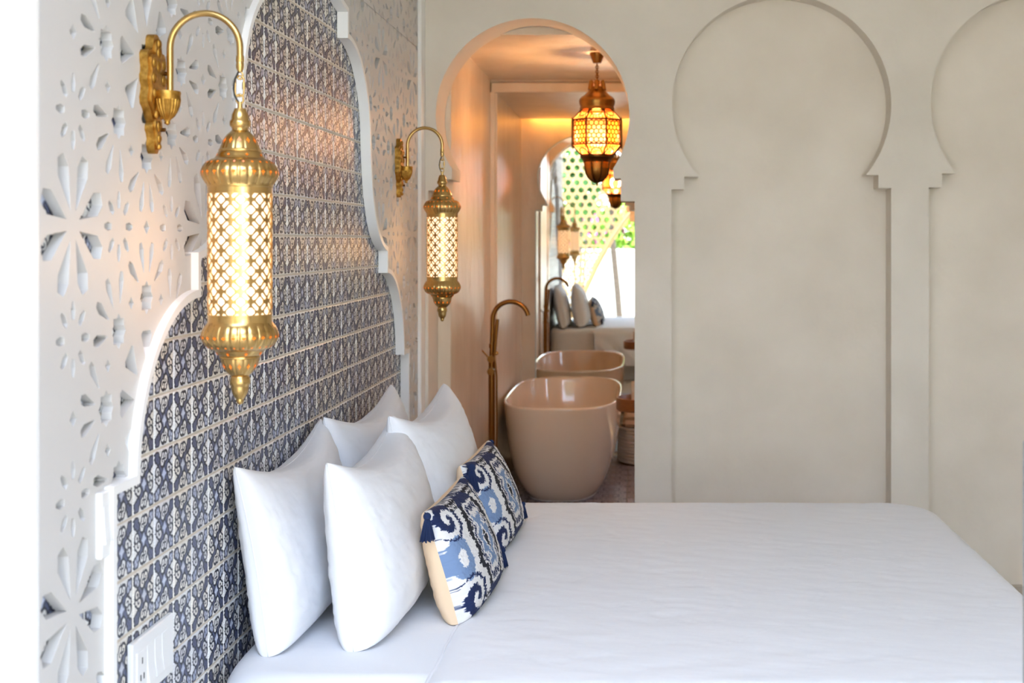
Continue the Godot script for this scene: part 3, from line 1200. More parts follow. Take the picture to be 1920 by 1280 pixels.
func bed() -> void:
	var top := 0.607
	var o := thing("bed", "wide bed with a white fitted sheet standing against the tiled wall", "bed", Vector3(0.03, FL, -ZC + 0.065))
	var mb := MB.new()
	mb.box(Vector3(0, 0.135, 0), Vector3(1.98, 0.27, 1.76), 0.02)
	part("base", mb, M.base, o)
	# mattress: a rounded block
	var p := PackedVector3Array()
	var nu := 160
	var rows := [[0.96, 0.0], [0.995, 0.01], [1.0, 0.04], [1.0, 0.20]]
	for i in 13:
		rows.append([-1.0, i / 12.0])
	mb = MB.new()
	var hx := 1.012
	var hz := 0.915
	var prof := []
	prof.append([0.0, 0.30 - FL])
	prof.append([0.06, 0.275 - FL])
	prof.append([0.0, 0.31 - FL])
	prof.clear()
	for i in 7:
		var a := deg_to_rad(-90 + 15 * i)
		prof.append([-0.04 + 0.04 * cos(a), 0.32 + 0.04 * sin(a)])
	for i in 13:
		var a := deg_to_rad(90.0 * i / 12)
		prof.append([-0.06 + 0.06 * cos(a), top - 0.06 + 0.06 * sin(a)])
	prof.append([-0.30, top + 0.003])
	prof.append([-0.92, top + 0.004])
	for i in nu + 1:
		for e in prof:
			var a := TAU * i / nu
			var rr := 0.07
			var c := Vector2(cos(a), sin(a))
			var ex: float = hx + e[0]
			var ez: float = hz + e[0]
			if e[0] < -0.9:
				ex = 0.01
				ez = 0.01
			var n := 14.0
			var k := pow(pow(absf(c.x) / ex, n) + pow(absf(c.y) / ez, n), -1.0 / n)
			p.append(Vector3(c.x * k, float(e[1]) - FL, c.y * k))
	mb.grid(p, nu, prof.size() - 1, true, false)
	part("mattress", mb, M.sheet, o)
	# duvet, hanging over the foot and both sides
	var dv := thing("duvet", "smooth white duvet spread over the bed from below the pillows to the foot", "duvet", Vector3(0.03, FL, -ZC + 0.065))
	var f := noise(1.0, 3, 77)
	var nx := 150
	var nz := 200
	var x0 := -0.475
	var xe := 1.015
	var ze := 0.968
	var r := 0.085
	var hang := 0.33
	p = PackedVector3Array()
	var uv := PackedVector2Array()
	for i in nx + 1:
		for j in nz + 1:
			var sx := x0 + (xe - x0 + r * PI / 2 + hang) * i / nx
			var sz := lerpf(-1, 1, float(j) / nz) * (ze + r * PI / 2 + hang)
			var rc := 0.13
			var ex := maxf(0.0, sx - xe + rc)
			var ez := maxf(0.0, absf(sz) - ze + rc)
			var e := sqrt(ex * ex + ez * ez) - rc
			var q := Vector3(sx, 0.6275, sz)
			if e > 0:
				e = minf(e, r * PI / 2 + hang)
				var fd := fold(e, r)
				var dir := Vector2(ex, ez * signf(sz)).normalized()
				q = Vector3(minf(sx, xe - rc) + dir.x * rc, 0.6275, clampf(sz, -ze + rc, ze - rc) + dir.y * rc)
				var ripple := 0.010 * clampf((e - 0.10) / 0.2, 0, 1) * sin((sx + sz) * 26.0 + 3.0 * f.get_noise_2d(sx * 2, sz * 2))
				q += Vector3(dir.x * (fd.x + ripple), -fd.y, dir.y * (fd.x + ripple))
			# creases of pressed cotton
			var amp := 0.0019
			var cr := f.get_noise_2d(sx * 1.6 + 4, sz * 5.5 + sx * 2.0) + 0.6 * f.get_noise_2d(sx * 3.5, sz * 11.0 - sx * 4.0)
			var ln := absf(f.get_noise_2d(sx * 1.1 + 31, sz * 2.6 + sx * 0.8))
			q.y += cr * amp - 0.0014 * (1.0 - smoothstep(0.0, 0.05, ln))
			# soft slope under the near hem of the duvet
			var ed := sx - x0
			if ed < 0.05:
				q.y -= 0.021 * pow(1.0 - ed / 0.05, 2.0)
			q.x += 0.012 * f.get_noise_2d(sz * 2.0, 90.0) * clampf(1.0 - ed / 0.4, 0, 1)
			p.append(q - Vector3(0.03, FL, 0))
			uv.append(Vector2(sx, sz))
	mb = MB.new()
	mb.grid(p, nx, nz, false, true, uv)
	part("cover", mb, M.sheet, dv)
	var hem := PackedVector3Array()
	for j in range(6, nz - 5):
		hem.append(p[j] + Vector3(0.004, 0.004, 0))
	mb = MB.new()
	mb.tube(hem, 0.0045, 8)
	part("hem", mb, M.sheet, dv)
	# four sleeping pillows in two rows against the tiles
	var pl := [
		["white sleeping pillow nearest the camera in the row against the tiles", Vector3(-0.926, 0.833, -3.515), 10.0, 0.0, 0.83, 3],
		["white sleeping pillow in the back row at the far side of the bed", Vector3(-0.885, 0.845, -4.325), 11.0, -2.0, 0.88, 4],
		["white sleeping pillow in the front row on the near side, beside the near patterned cushion", Vector3(-0.722, 0.835, -3.555), 8.0, 0.0, 0.84, 5],
		["white sleeping pillow in the front row at the far side, before the bathroom arch", Vector3(-0.690, 0.853, -4.275), 9.0, -2.0, 0.87, 6],
	]
	for e in pl:
		var w := thing("pillow", e[0], "pillow", e[1], "white sleeping pillows on the bed")
		w.basis = lean(e[2], e[3])
		var pin := Vector2(0.06, 0.30)
		var front: bool = e[1].x > -0.8
		part("pillowcase", pillow_grid(e[4], 0.46, 0.27 if front else 0.21, pin, e[5], 1.0), M.linen, w)
		part("pillowcase_back", pillow_grid(e[4], 0.46, 0.15 if front else 0.13, pin, e[5] + 20, -1.0), M.linen, w)
		mb = MB.new()
		mb.tube(pillow_edge(e[4], 0.46, pin), 0.0013, 8, true)
		part("seam", mb, M.linen, w)
	# two patterned cushions with tassels
	var cs := [
		["blue and white ikat lumbar cushion with navy tassels, nearer the camera", Vector3(-0.496, 0.760, -3.585), 17.0, -3.0, 12],
		["blue and white ikat lumbar cushion with navy tassels, before the bathtub", Vector3(-0.494, 0.766, -4.23), 17.0, -3.0, 15],
	]
	for e in cs:
		var w := thing("lumbar_cushion", e[0], "cushion", e[1], "patterned lumbar cushions")
		w.basis = lean(e[2], e[3])
		var pin := Vector2(0.05, 0.07)
		part("front_panel", pillow_grid(0.50, 0.30, 0.155, pin, e[4], 1.0, 0.6), M.ikat, w, "blue and white ikat front")
		part("back_panel", pillow_grid(0.50, 0.30, 0.140, pin, e[4] + 9, -1.0, 0.6), M.beige, w, "plain beige back")
		tassel(w, Vector3(-0.248, 0.148, 0.0), Vector3(-0.016, 0.0, 0.010) if e[4] == 12 else Vector3(0.006, -0.004, 0.034), 1.0 if e[4] == 12 else 1.25)
		tassel(w, Vector3(0.248, 0.148, 0.0), Vector3(0.016, 0.0, 0.010), 1.0)
		tassel(w, Vector3(0.248, -0.085, 0.02), Vector3(0.014, 0.0, 0.035), 0.8)


func tassel(w: Node3D, at: Vector3, shift: Vector3, k: float) -> void:
	var mb := MB.new()
	var down: Vector3 = w.basis.inverse() * Vector3.DOWN
	var side := down.cross(Vector3(0.3, 0.2, 1)).normalized()
	var up := side.cross(down)
	var head := at + down * 0.010 + shift
	mb.ball(head, Vector3(0.0105, 0.0105, 0.0105) * k, 12, 8)
	mb.tube(PackedVector3Array([at, head]), 0.0018, 6)
	var t := part("tassel", mb, M.navy, w, "navy thread tassel")
	mb = MB.new()
	for i in 70:
		var a := i * 2.399
		var rr := 0.0105 * k * sqrt((i + 0.5) / 70.0)
		var off := side * cos(a) * rr + up * sin(a) * rr
		var len := (0.060 + 0.004 * sin(i * 5.1)) * k
		mb.tube(PackedVector3Array([head + off * 0.5 + down * 0.004, head + off * 1.1 + down * 0.025 * k, head + off * 1.9 + down * len]), 0.0016 * k, 5)
	var fr := part("fringe", mb, M.navy, t)
	fr.set_meta("kind", "stuff")


# ---------------------------------------------------------------- wall lanterns
func gores(n: float, depth: float) -> Callable:
	return func(a: float, _k: int) -> float:
		var t := absf(fposmod(a * n / TAU, 1.0) - 0.5) * 2.0
		return 1.0 - depth * (pow(t, 6.0)) + depth * 0.3 * (1.0 - t * t)


func diamonds(mb: MB, prof: PackedVector2Array, y: float, count: int, hw: float, hh: float, turn := 0.0, pts := 4) -> void:
	# little pointed panes that follow the curved metal
	for i in count:
		var a := TAU * (i + turn) / count
		var ring := []
		for k in pts * 2:
			var g := TAU * k / (pts * 2)
			var f := 1.0 if k % 2 == 0 else 0.45
			var yy := y + sin(g) * hh * f
			var r := radius_at(prof, yy) + 0.0009
			var aa := a + cos(g) * hw * f / r
			ring.append(Vector3(cos(aa) * r, yy, sin(aa) * r))
		var rc := radius_at(prof, y) + 0.0009
		var n := Vector3(cos(a), 0.25 if radius_at(prof, y - 0.004) > rc else -0.25, sin(a)).normalized()
		var c := mb.vert(Vector3(cos(a) * rc, y, sin(a) * rc), n)
		var ids := []
		for q in ring:
			ids.append(mb.vert(q, n))
		for k in ids.size():
			mb.tri(c, ids[k], ids[(k + 1) % ids.size()])


func radius_at(prof: PackedVector2Array, y: float) -> float:
	for k in prof.size() - 1:
		if prof[k].y >= y and prof[k + 1].y <= y:
			var d := prof[k].y - prof[k + 1].y
			return lerpf(prof[k].x, prof[k + 1].x, (prof[k].y - y) / d if d > 1e-6 else 0.0)
	return prof[0].x


func px_prof(rows: Array) -> PackedVector2Array:
	# rows of (half width, y) in pixels of the near lantern to metres
	var q := PackedVector2Array()
	for r in rows:
		q.append(Vector2(r[0] * 0.0010656, 1.6 - (r[1] - 450.0) * 0.0010656 - 1.89))
	return q


func sleeve() -> MB:
	# brass tube pierced with four-lobed openings and slots
	var R := 0.0623
	var W := TAU * R
	var y1 := 1.6962 - 1.89
	var y0 := 1.4487 - 1.89
	var cw := W / 10.0
	var ch := 0.0400
	var holes := []
	var start := y1 - 0.0166
	for j in range(0, 15):
		for i in 11:
			var c := Vector2(cw * (i + (0.5 if j % 2 else 0.0)), start - ch * 0.5 * j)
			if c.y < y0 - 0.02:
				continue
			var q := PackedVector2Array()
			for k in 20:
				var a := TAU * k / 20
				q.append(c + Vector2.from_angle(a) * (0.0085 + 0.0011 * cos(4 * a)))
			holes.append(q)
	for j in range(-1, 15):
		for i in 21:
			var c := Vector2(cw * (i * 0.5 + 0.25), start - ch * (0.5 * j + 0.25))
			if c.y < y0 - 0.012:
				continue
			var s := 1.0 if (i + j) % 2 == 0 else -1.0
			var d := Vector2(cw, ch * s).normalized()
			var e := Vector2(-d.y, d.x)
			var q := PackedVector2Array()
			for k in 12:
				var a := TAU * k / 12
				q.append(c + d * (cos(a) * 0.0044 + signf(cos(a)) * 0.0044) + e * sin(a) * 0.0041)
			holes.append(q)
	var box := rect(0.0, y0, W, y1)
	var mine := []
	for h in holes:
		for q in Geometry2D.intersect_polygons(h, rect(0.0, y0 + 0.004, W, y1 - 0.004)):
			mine.append(q)
	var mb := MB.new()
	var wrap := func(p: Vector2, r: float) -> Vector3:
		return Vector3(cos(p.x / R) * r, p.y, sin(p.x / R) * r)
	for q in pierced([box], mine, 0.0195):
		var idx := Geometry2D.triangulate_polygon(q)
		for lay in 2:
			var base := mb.v.size()
			for p in q:
				var o: Vector3 = wrap.call(p, R - 0.0012 * (1 - lay))
				mb.vert(o, Vector3(o.x, 0, o.z).normalized() * (1.0 if lay else -1.0), p)
			for k in range(0, idx.size(), 3):
				mb.tri(base + idx[k], base + idx[k + 1], base + idx[k + 2])
	for q in mine:
		var m: int = q.size()
		var c := Vector2.ZERO
		for p in q:
			c += p / m
		for k in m:
			var a: Vector2 = q[k]
			var b: Vector2 = q[(k + 1) % m]
			var mid: Vector3 = wrap.call((a + b) / 2, R)
			var cc: Vector3 = wrap.call(c, R)
			mb.face([wrap.call(a, R), wrap.call(b, R), wrap.call(b, R - 0.0012), wrap.call(a, R - 0.0012)], (cc - mid).normalized())
	return mb


func sconces() -> void:
	var o := thing("wall_lantern", "large near brass wall lantern hanging from a curved arm before the tiles", "wall lantern", Vector3(-0.979, 1.89, -2.593), "brass wall lanterns on curved arms")
	var mb := MB.new()
	var X := Vector3.RIGHT
	var Y := Vector3.UP
	# cast back plate: a scrolled shield in two steps
	var hw := [[-0.118, 0.005], [-0.112, 0.011], [-0.100, 0.014], [-0.090, 0.011], [-0.078, 0.016], [-0.072, 0.022], [-0.062, 0.021], [-0.055, 0.016], [-0.044, 0.026], [-0.030, 0.036], [-0.022, 0.047], [-0.010, 0.050], [0.000, 0.045], [0.012, 0.043], [0.022, 0.049], [0.034, 0.050], [0.040, 0.045], [0.052, 0.044], [0.060, 0.048], [0.076, 0.049], [0.084, 0.042], [0.086, 0.024], [0.094, 0.018], [0.108, 0.017], [0.116, 0.012], [0.119, 0.004]]
	for layer in [[1.0, 0.0, 0.016], [0.80, 0.016, 0.005]]:
		var q := PackedVector2Array()
		for e in hw:
			q.append(Vector2(e[1] * layer[0], e[0] * (layer[0] * 0.5 + 0.5)))
		for i in range(hw.size() - 1, -1, -1):
			q.append(Vector2(-hw[i][1] * layer[0], hw[i][0] * (layer[0] * 0.5 + 0.5)))
		mb.plate([q], Vector3(layer[1], 0, 0), Vector3(0, 0, -1), Y, Vector3(layer[2], 0, 0))
		mb.rim(q, Vector3(layer[1], 0, 0), Vector3(0, 0, -1), Y, Vector3(layer[2], 0, 0), false, true, 0.6)
	part("back_plate", mb, M.cast, o)
	mb = MB.new()
	for e in [[0.0, 0.100, 0.010], [0.0, 0.082, 0.012], [0.024, 0.060, 0.011], [-0.024, 0.060, 0.011], [0.026, 0.030, 0.012], [-0.026, 0.030, 0.012], [0.0, 0.055, 0.014], [0.022, 0.0, 0.011], [-0.022, 0.0, 0.011], [0.012, -0.040, 0.010], [-0.012, -0.040, 0.010], [0.0, -0.064, 0.012], [0.0, -0.088, 0.009], [0.0, -0.104, 0.007]]:
		mb.ball(Vector3(0.0195, e[1], e[0]), Vector3(0.0065, e[2], e[2] * 0.85), 12, 8)
	part("relief", mb, M.cast, o)
	for e in [[0.045, 0.030], [-0.070, 0.006]]:
		mb = MB.new()
		mb.tube(PackedVector3Array([Vector3(0.016, e[0], -e[1]), Vector3(0.031, e[0], -e[1])]), 0.0042, 10)
		part("screw", mb, M.darkmetal, o)
	# fluted half bowl that carries the arm
	mb = MB.new()
	var cup := PackedVector2Array([Vector2(0.0, 0.001), Vector2(0.018, 0.002), Vector2(0.0225, 0.006), Vector2(0.0235, 0.003), Vector2(0.0225, -0.002), Vector2(0.0222, -0.010), Vector2(0.0208, -0.020), Vector2(0.0176, -0.031), Vector2(0.0125, -0.041), Vector2(0.0065, -0.047), Vector2(0.0045, -0.051), Vector2(0.0052, -0.055), Vector2(0.0, -0.059)])
	for i in cup.size():
		cup[i] = Vector2(cup[i].x * 1.12, cup[i].y * 1.05)
	mb.lathe(cup, 96, Vector3(0.0372, 0.0, 0), func(a: float, k: int) -> float: return 1.0 + (0.045 * cos(a * 22.0 + k * 0.4) if k > 4 and k < 10 else 0.0))
	part("cup", mb, M.cast, o)
	# gooseneck arm
	var path := PackedVector3Array([Vector3(0.0425, 0.0, 0), Vector3(0.0428, 0.05, 0)])
	for i in 25:
		var a := PI - PI * i / 24.0
		path.append(Vector3(0.1123 + 0.0697 * cos(a), 0.092 + 0.0697 * sin(a), 0))
	path.append(Vector3(0.182, 0.070, 0))
	mb = MB.new()
	mb.tube(path, 0.0066, 16)
	part("arm", mb, M.brass, o)
	mb = MB.new()
	mb.lathe(PackedVector2Array([Vector2(0.0, 0.077), Vector2(0.0078, 0.077), Vector2(0.0082, 0.066), Vector2(0.0072, 0.064), Vector2(0.0078, 0.062), Vector2(0.0076, 0.053), Vector2(0.0050, 0.045), Vector2(0.0, 0.044)]), 24, Vector3(0.182, 0, 0))
	var ringp := PackedVector3Array()
	for i in 18:
		var a := TAU * i / 18
		ringp.append(Vector3(0.182 + 0.0055 * cos(a), 0.038 + 0.0075 * sin(a), 0.0))
	mb.tube(ringp, 0.0022, 8, true)
	part("coupling", mb, M.brass, o)
	mb = MB.new()
	var link := PackedVector3Array()
	for i in 28:
		var a := TAU * i / 28
		link.append(Vector3(0.182 + 0.0085 * clampf(cos(a) * 1.3, -1, 1), 0.0165 + 0.0205 * signf(sin(a)) * pow(absf(sin(a)), 0.7), 0.003))
	mb.tube(link, 0.0019, 8, true)
	mb.tube(PackedVector3Array([Vector3(0.1905, 0.010, 0.003), Vector3(0.1905, 0.024, 0.003)]), 0.0034, 8)
	part("link", mb, M.brass, o)
	mb = MB.new()
	mb.tube(PackedVector3Array([Vector3(0.180, 0.045, 0.004), Vector3(0.1735, 0.030, 0.005), Vector3(0.1705, 0.012, 0.005), Vector3(0.173, -0.004, 0.004), Vector3(0.181, -0.018, 0.001)]), 0.0019, 8)
	part("cord", mb, M.wire, o)
	mb = MB.new()
	for s in [-1.0, 1.0]:
		mb.tube(PackedVector3Array([Vector3(0.182, -0.024, 0), Vector3(0.182 + s * 0.007, -0.012, 0.001), Vector3(0.182 + s * 0.0065, -0.003, 0.002), Vector3(0.182, 0.0005, 0.002)]), 0.0021, 8)
	mb.lathe(PackedVector2Array([Vector2(0.0, -0.014), Vector2(0.0045, -0.015), Vector2(0.0052, -0.028), Vector2(0.0, -0.029)]), 16, Vector3(0.182, 0, 0))
	part("hook", mb, M.brass, o)
	# lantern body
	var body := Vector3(0.182, 0, 0)
	var capp := px_prof([[0, 203.4], [10, 204.2], [12, 209], [15, 216], [16, 225], [18.4, 227.5], [19, 232], [18.4, 237], [15.6, 239.5], [14.5, 242.5], [15.2, 246]])
	mb = MB.new()
	mb.lathe(capp, 48, body)
	part("cap", mb, M.brass, o)
	var dome := px_prof([[14.5, 245], [18.7, 248.8], [23, 253], [27, 258], [31.6, 267.5], [34.5, 275], [36.5, 280.2]])
	mb = MB.new()
	mb.lathe(dome, 144, body, gores(12, 0.03))
	var dm := part("dome", mb, M.brass, o)
	var band := px_prof([[36.5, 279.8], [38.6, 281.4], [38.9, 283.4], [38.0, 285], [40, 286.5], [42, 291], [44.8, 296], [47.5, 298.4]])
	mb = MB.new()
	mb.lathe(band, 72, body)
	part("band", mb, M.brass, o)
	var bulb := px_prof([[47, 298], [53, 300.2], [58.5, 303.4], [63, 308], [66.5, 313.5], [69.3, 320], [70, 325.5], [69, 331], [66.5, 336.5], [62.5, 342.5], [59.8, 347.4], [59.6, 350.5], [58.4, 351.6], [58.4, 359.9], [57.6, 360.2]])
	mb = MB.new()
	var rib := gores(24, 0.030)
	mb.lathe(bulb, 192, body, func(a: float, k: int) -> float: return rib.call(a, k) if k > 1 and k < 10 else 1.0)
	var bl := part("upper_bulb", mb, M.brass, o)
	mb = MB.new()
	mb.v.clear()
	diamonds(mb, dome, px_y(264.5), 12, 0.0042, 0.0072, 0.5)
	diamonds(mb, band, px_y(291.5), 8, 0.0038, 0.0030, 0.25, 4)
	diamonds(mb, bulb, px_y(305.5), 24, 0.0032, 0.0032, 0.5, 4)
	diamonds(mb, bulb, px_y(324.0), 24, 0.0046, 0.0080, 0.5)
	for i in mb.v.size():
		mb.v[i] += body
	part("amber_glass", mb, M.amber, o, "amber glass showing through the piercings").set_meta("kind", "stuff")
	mb = sleeve()
	for i in mb.v.size():
		mb.v[i] += body
	part("pierced_sleeve", mb, M.brass, o, "brass sleeve pierced with quatrefoils")
	mb = MB.new()
	mb.lathe(px_prof([[0, 359], [54.5, 359.2], [55.4, 360], [55.4, 592], [54.5, 593], [0, 593.2]]), 64, body)
	part("glass_tube", mb, M.glow, o, "glowing frosted glass tube")
	var lowb := px_prof([[57.6, 591.6], [58.4, 592], [58.2, 601.4], [58.6, 603.5], [62, 608.4], [66, 615], [69.2, 624], [69.6, 628], [68.4, 634.5], [63.5, 644.5], [56, 651], [48.5, 654.4], [45.6, 655.6]])
	mb = MB.new()
	mb.lathe(lowb, 192, body, func(a: float, k: int) -> float: return rib.call(a, k) if k > 3 and k < 11 else 1.0)
	part("lower_bulb", mb, M.brass, o)
	var band2 := px_prof([[46, 655.2], [44, 658], [40.5, 663.5], [36.4, 666.2], [37.4, 667.6], [37.2, 669.6], [34.6, 671]])
	mb = MB.new()
	mb.lathe(band2, 72, body)
	part("band", mb, M.brass, o)
	var drop := px_prof([[34.8, 670.6], [33.6, 677], [31, 685], [27.6, 691.5], [23.5, 697], [16.4, 703.4]])
	mb = MB.new()
	mb.lathe(drop, 120, body, gores(12, 0.035))
	part("lower_dome", mb, M.brass, o)
	mb = MB.new()
	mb.lathe(px_prof([[15, 702.6], [16.6, 704], [17.4, 707], [18.75, 712], [18.75, 718.5], [16.4, 721.5], [16, 724], [15.4, 730], [13.8, 736], [11.6, 740], [8.2, 745.8], [6.8, 747], [6.8, 752], [5.0, 755.5], [0, 758]]), 48, body)
	part("finial", mb, M.brass, o)
	mb = MB.new()
	diamonds(mb, lowb, px_y(629.5), 24, 0.0046, 0.0080, 0.5)
	diamonds(mb, lowb, px_y(648.0), 24, 0.0028, 0.0026, 0.5)
	diamonds(mb, band2, px_y(661.0), 8, 0.0040, 0.0040, 0.3, 5)
	diamonds(mb, drop, px_y(684.5), 12, 0.0036, 0.0066, 0.5)
	for i in mb.v.size():
		mb.v[i] += body
	part("amber_glass", mb, M.amber, o, "amber glass showing through the piercings").set_meta("kind", "stuff")
	var l := OmniLight3D.new()
	l.name = "lamp_glow"
	l.light_color = rgb(255, 190, 120)
	l.light_energy = 0.015
	l.light_size = 0.05
	l.omni_range = 12.0
	l.omni_attenuation = 2.0
	l.shadow_enabled = true
	l.position = body + Vector3(0, 1.5725 - 1.89, 0)
	o.add_child(l)
	copy_of(o, "far brass wall lantern hanging beside the bathroom arch", Vector3(-0.979, 1.89, -5.243))


func px_y(py: float) -> float:
	return 1.6 - (py - 450.0) * 0.0010656 - 1.89


# ---------------------------------------------------------------- things in the bathroom
func bath_things() -> void:
	# freestanding tub
	var o := thing("bathtub", "freestanding glossy beige bathtub before the arched mirror", "bathtub", Vector3(-0.485, FL, -8.5))
	var mb := MB.new()
	var rows := [[0.0, 0.0], [0.30, 0.0], [0.60, 0.004], [0.635, 0.014], [0.715, 0.055], [0.80, 0.12], [0.868, 0.20], [0.922, 0.29], [0.958, 0.38], [0.982, 0.47], [0.994, 0.545], [0.998, 0.572], [0.997, 0.581], [0.988, 0.586], [0.972, 0.5865], [0.958, 0.583], [0.950, 0.574], [0.940, 0.545], [0.90, 0.42], [0.83, 0.28], [0.73, 0.18], [0.60, 0.135], [0.40, 0.122], [0.0, 0.12]]
	var p := PackedVector3Array()
	var nu := 120
	for i in nu + 1:
		var a := TAU * i / nu
		for e in rows:
			var n := 3.3
			var c := Vector2(cos(a), sin(a))
			var ax := 0.368 * float(e[0])
			var az := 0.90 - (1.0 - float(e[0])) * 0.55
			if e[0] < 0.01:
				ax = 0.0001
				az = 0.0001
			var k := pow(pow(absf(c.x) / ax, n) + pow(absf(c.y) / az, n), -1.0 / n)
			p.append(Vector3(c.x * k, e[1], c.y * k))
	mb.grid(p, nu, rows.size() - 1, true, false)
	part("shell", mb, M.tub, o)
	mb = MB.new()
	var seal := PackedVector3Array()
	for i in 80:
		var a := TAU * i / 80
		var c := Vector2(cos(a), sin(a))
		var k := pow(pow(absf(c.x) / 0.222, 3.3) + pow(absf(c.y) / 0.682, 3.3), -1.0 / 3.3)
		seal.append(Vector3(c.x * k, 0.006, c.y * k))
	mb.tube(seal, 0.007, 8, true)
	part("seal", mb, M.candle, o)
	# floor standing tap
	var t := thing("bath_tap", "floor-standing brushed bronze bath tap with a curved spout left of the bathtub", "tap", Vector3(-0.845, FL, -7.416))
	mb = MB.new()
	mb.lathe(PackedVector2Array([Vector2(0, 0.018), Vector2(0.040, 0.018), Vector2(0.046, 0.012), Vector2(0.046, 0.0), Vector2(0, 0.0)]), 32)
	part("foot", mb, M.bronze, t)
	mb = MB.new()
	mb.tube(PackedVector3Array([Vector3(0, 0.01, 0), Vector3(0, 0.90, 0)]), 0.0185, 24)
	part("column", mb, M.bronze, t)
	mb = MB.new()
	mb.tube(PackedVector3Array([Vector3(0, 0.955, 0), Vector3(0, 0.98, 0)]), 0.0155, 20)
	var path := PackedVector3Array([Vector3(0, 0.90, 0), Vector3(0.004, 1.05, 0)])
	for i in 25:
		var a := PI - PI * 0.93 * i / 24.0
		path.append(Vector3(0.108 + 0.102 * cos(a), 1.118 + 0.102 * sin(a), 0))
	mb.tube(path, 0.0135, 20)
	part("spout", mb, M.bronze, t)
	mb = MB.new()
	mb.tube(PackedVector3Array([Vector3(-0.014, 0.905, 0.03), Vector3(-0.060, 0.955, 0.03)]), 0.005, 10)
	mb.tube(PackedVector3Array([Vector3(0, 0.895, 0), Vector3(0, 0.895, 0.046)]), 0.0205, 24)
	part("lever", mb, M.bronze, t)
	mb = MB.new()
	mb.tube(PackedVector3Array([Vector3(0, 0.825, 0), Vector3(0, 0.825, 0.046)]), 0.0215, 24)
	part("knob", mb, M.bronze, t)
	mb = MB.new()
	mb.tube(PackedVector3Array([Vector3(0, 0.915, 0), Vector3(0.026, 0.925, 0.012)]), 0.0085, 12)
	mb.ball(Vector3(0.029, 0.926, 0.012), Vector3(0.011, 0.011, 0.011), 14, 10)
	part("cradle", mb, M.brass, t)
	mb = MB.new()
	mb.tube(PackedVector3Array([Vector3(0.018, 0.925, 0.016), Vector3(0.034, 1.12, 0.016)]), [0.0075, 0.0105], 16)
	part("hand_shower", mb, M.bronze, t)
	mb = MB.new()
	mb.tube(PackedVector3Array([Vector3(0.018, 0.925, 0.016), Vector3(0.030, 0.80, 0.02), Vector3(0.032, 0.50, 0.02), Vector3(0.024, 0.2, 0.015), Vector3(0.010, 0.05, 0.005)]), 0.0055, 10)
	part("hose", mb, M.bronze, t)
	lantern()
	# tray table with a candle
	t = thing("tray_table", "round wooden tray table beside the bathtub", "table", Vector3(0.034, FL, -7.50))
	mb = MB.new()
	mb.lathe(PackedVector2Array([Vector2(0, 0.615), Vector2(0.155, 0.615), Vector2(0.157, 0.617), Vector2(0.159, 0.662), Vector2(0.163, 0.667), Vector2(0.170, 0.666), Vector2(0.172, 0.66), Vector2(0.172, 0.60), Vector2(0.166, 0.594), Vector2(0, 0.594)]), 72)
	part("tray", mb, M.wood, t)
	for k in 3:
		var a := TAU * k / 3.0 + 0.2
		mb = MB.new()
		mb.tube(PackedVector3Array([Vector3(cos(a) * 0.02, 0.596, sin(a) * 0.02), Vector3(cos(a) * 0.025 + 0.06, 0.3, sin(a) * 0.03), Vector3(cos(a) * 0.10 + 0.08, 0.005, sin(a) * 0.12)]), 0.009, 10)
		part("leg", mb, M.darkmetal, t)
	var cd := thing("candle", "thick ivory pillar candle standing on the wooden tray", "candle", Vector3(0.0, FL + 0.6155, -7.50))
	mb = MB.new()
	mb.lathe(PackedVector2Array([Vector2(0, 0.132), Vector2(0.030, 0.132), Vector2(0.044, 0.140), Vector2(0.049, 0.138), Vector2(0.050, 0.132), Vector2(0.050, 0.003), Vector2(0.047, 0.0), Vector2(0, 0.0)]), 48)
	part("wax", mb, M.candle, cd)
	mb = MB.new()
	mb.tube(PackedVector3Array([Vector3(0, 0.130, 0), Vector3(0.001, 0.146, 0)]), 0.0012, 6)
	part("wick", mb, M.wire, cd)
	# woven basket with a folded blanket against the end wall
	var bk := thing("woven_basket", "pale woven basket on the floor right of the bathtub", "basket", Vector3(0.10, FL, -9.25))
	mb = MB.new()
	for j in 11:
		var ring := PackedVector3Array()
		for i in 64:
			var a := TAU * i / 64
			ring.append(Vector3(cos(a) * (0.25 + 0.004 * sin(i * PI + j * PI)), 0.022 + j * 0.0225, sin(a) * (0.25 + 0.004 * sin(i * PI + j * PI))))
		mb.tube(ring, 0.012, 8, true)
	part("weave", mb, M.weave, bk)
	mb = MB.new()
	mb.lathe(PackedVector2Array([Vector2(0, 0.012), Vector2(0.25, 0.012), Vector2(0.252, 0.0), Vector2(0, 0.0)]), 48)
	part("bottom", mb, M.darkmetal, bk)
	var bt := thing("blanket", "folded beige blanket lying on the woven basket", "blanket", Vector3(0.10, FL + 0.262, -9.25))
	for k in 2:
		mb = MB.new()
		mb.box(Vector3(0, 0.028 + k * 0.052, 0), Vector3(0.44 - 0.02 * k, 0.05, 0.40), 0.022)
		part("fold", mb, M.blanket, bt)
	var sp := thing("wall_socket", "small square socket plate low on the bathroom wall behind the cushions", "socket", Vector3(-0.8965, 0.53, -6.84))
	mb = MB.new()
	mb.box(Vector3(0.004, 0, 0), Vector3(0.008, 0.086, 0.086), 0.002)
	part("plate", mb, M.polished, sp)
	mb = MB.new()
	mb.box(Vector3(0.009, 0, 0), Vector3(0.003, 0.05, 0.05), 0.001)
	part("insert", mb, M.plastic, sp)


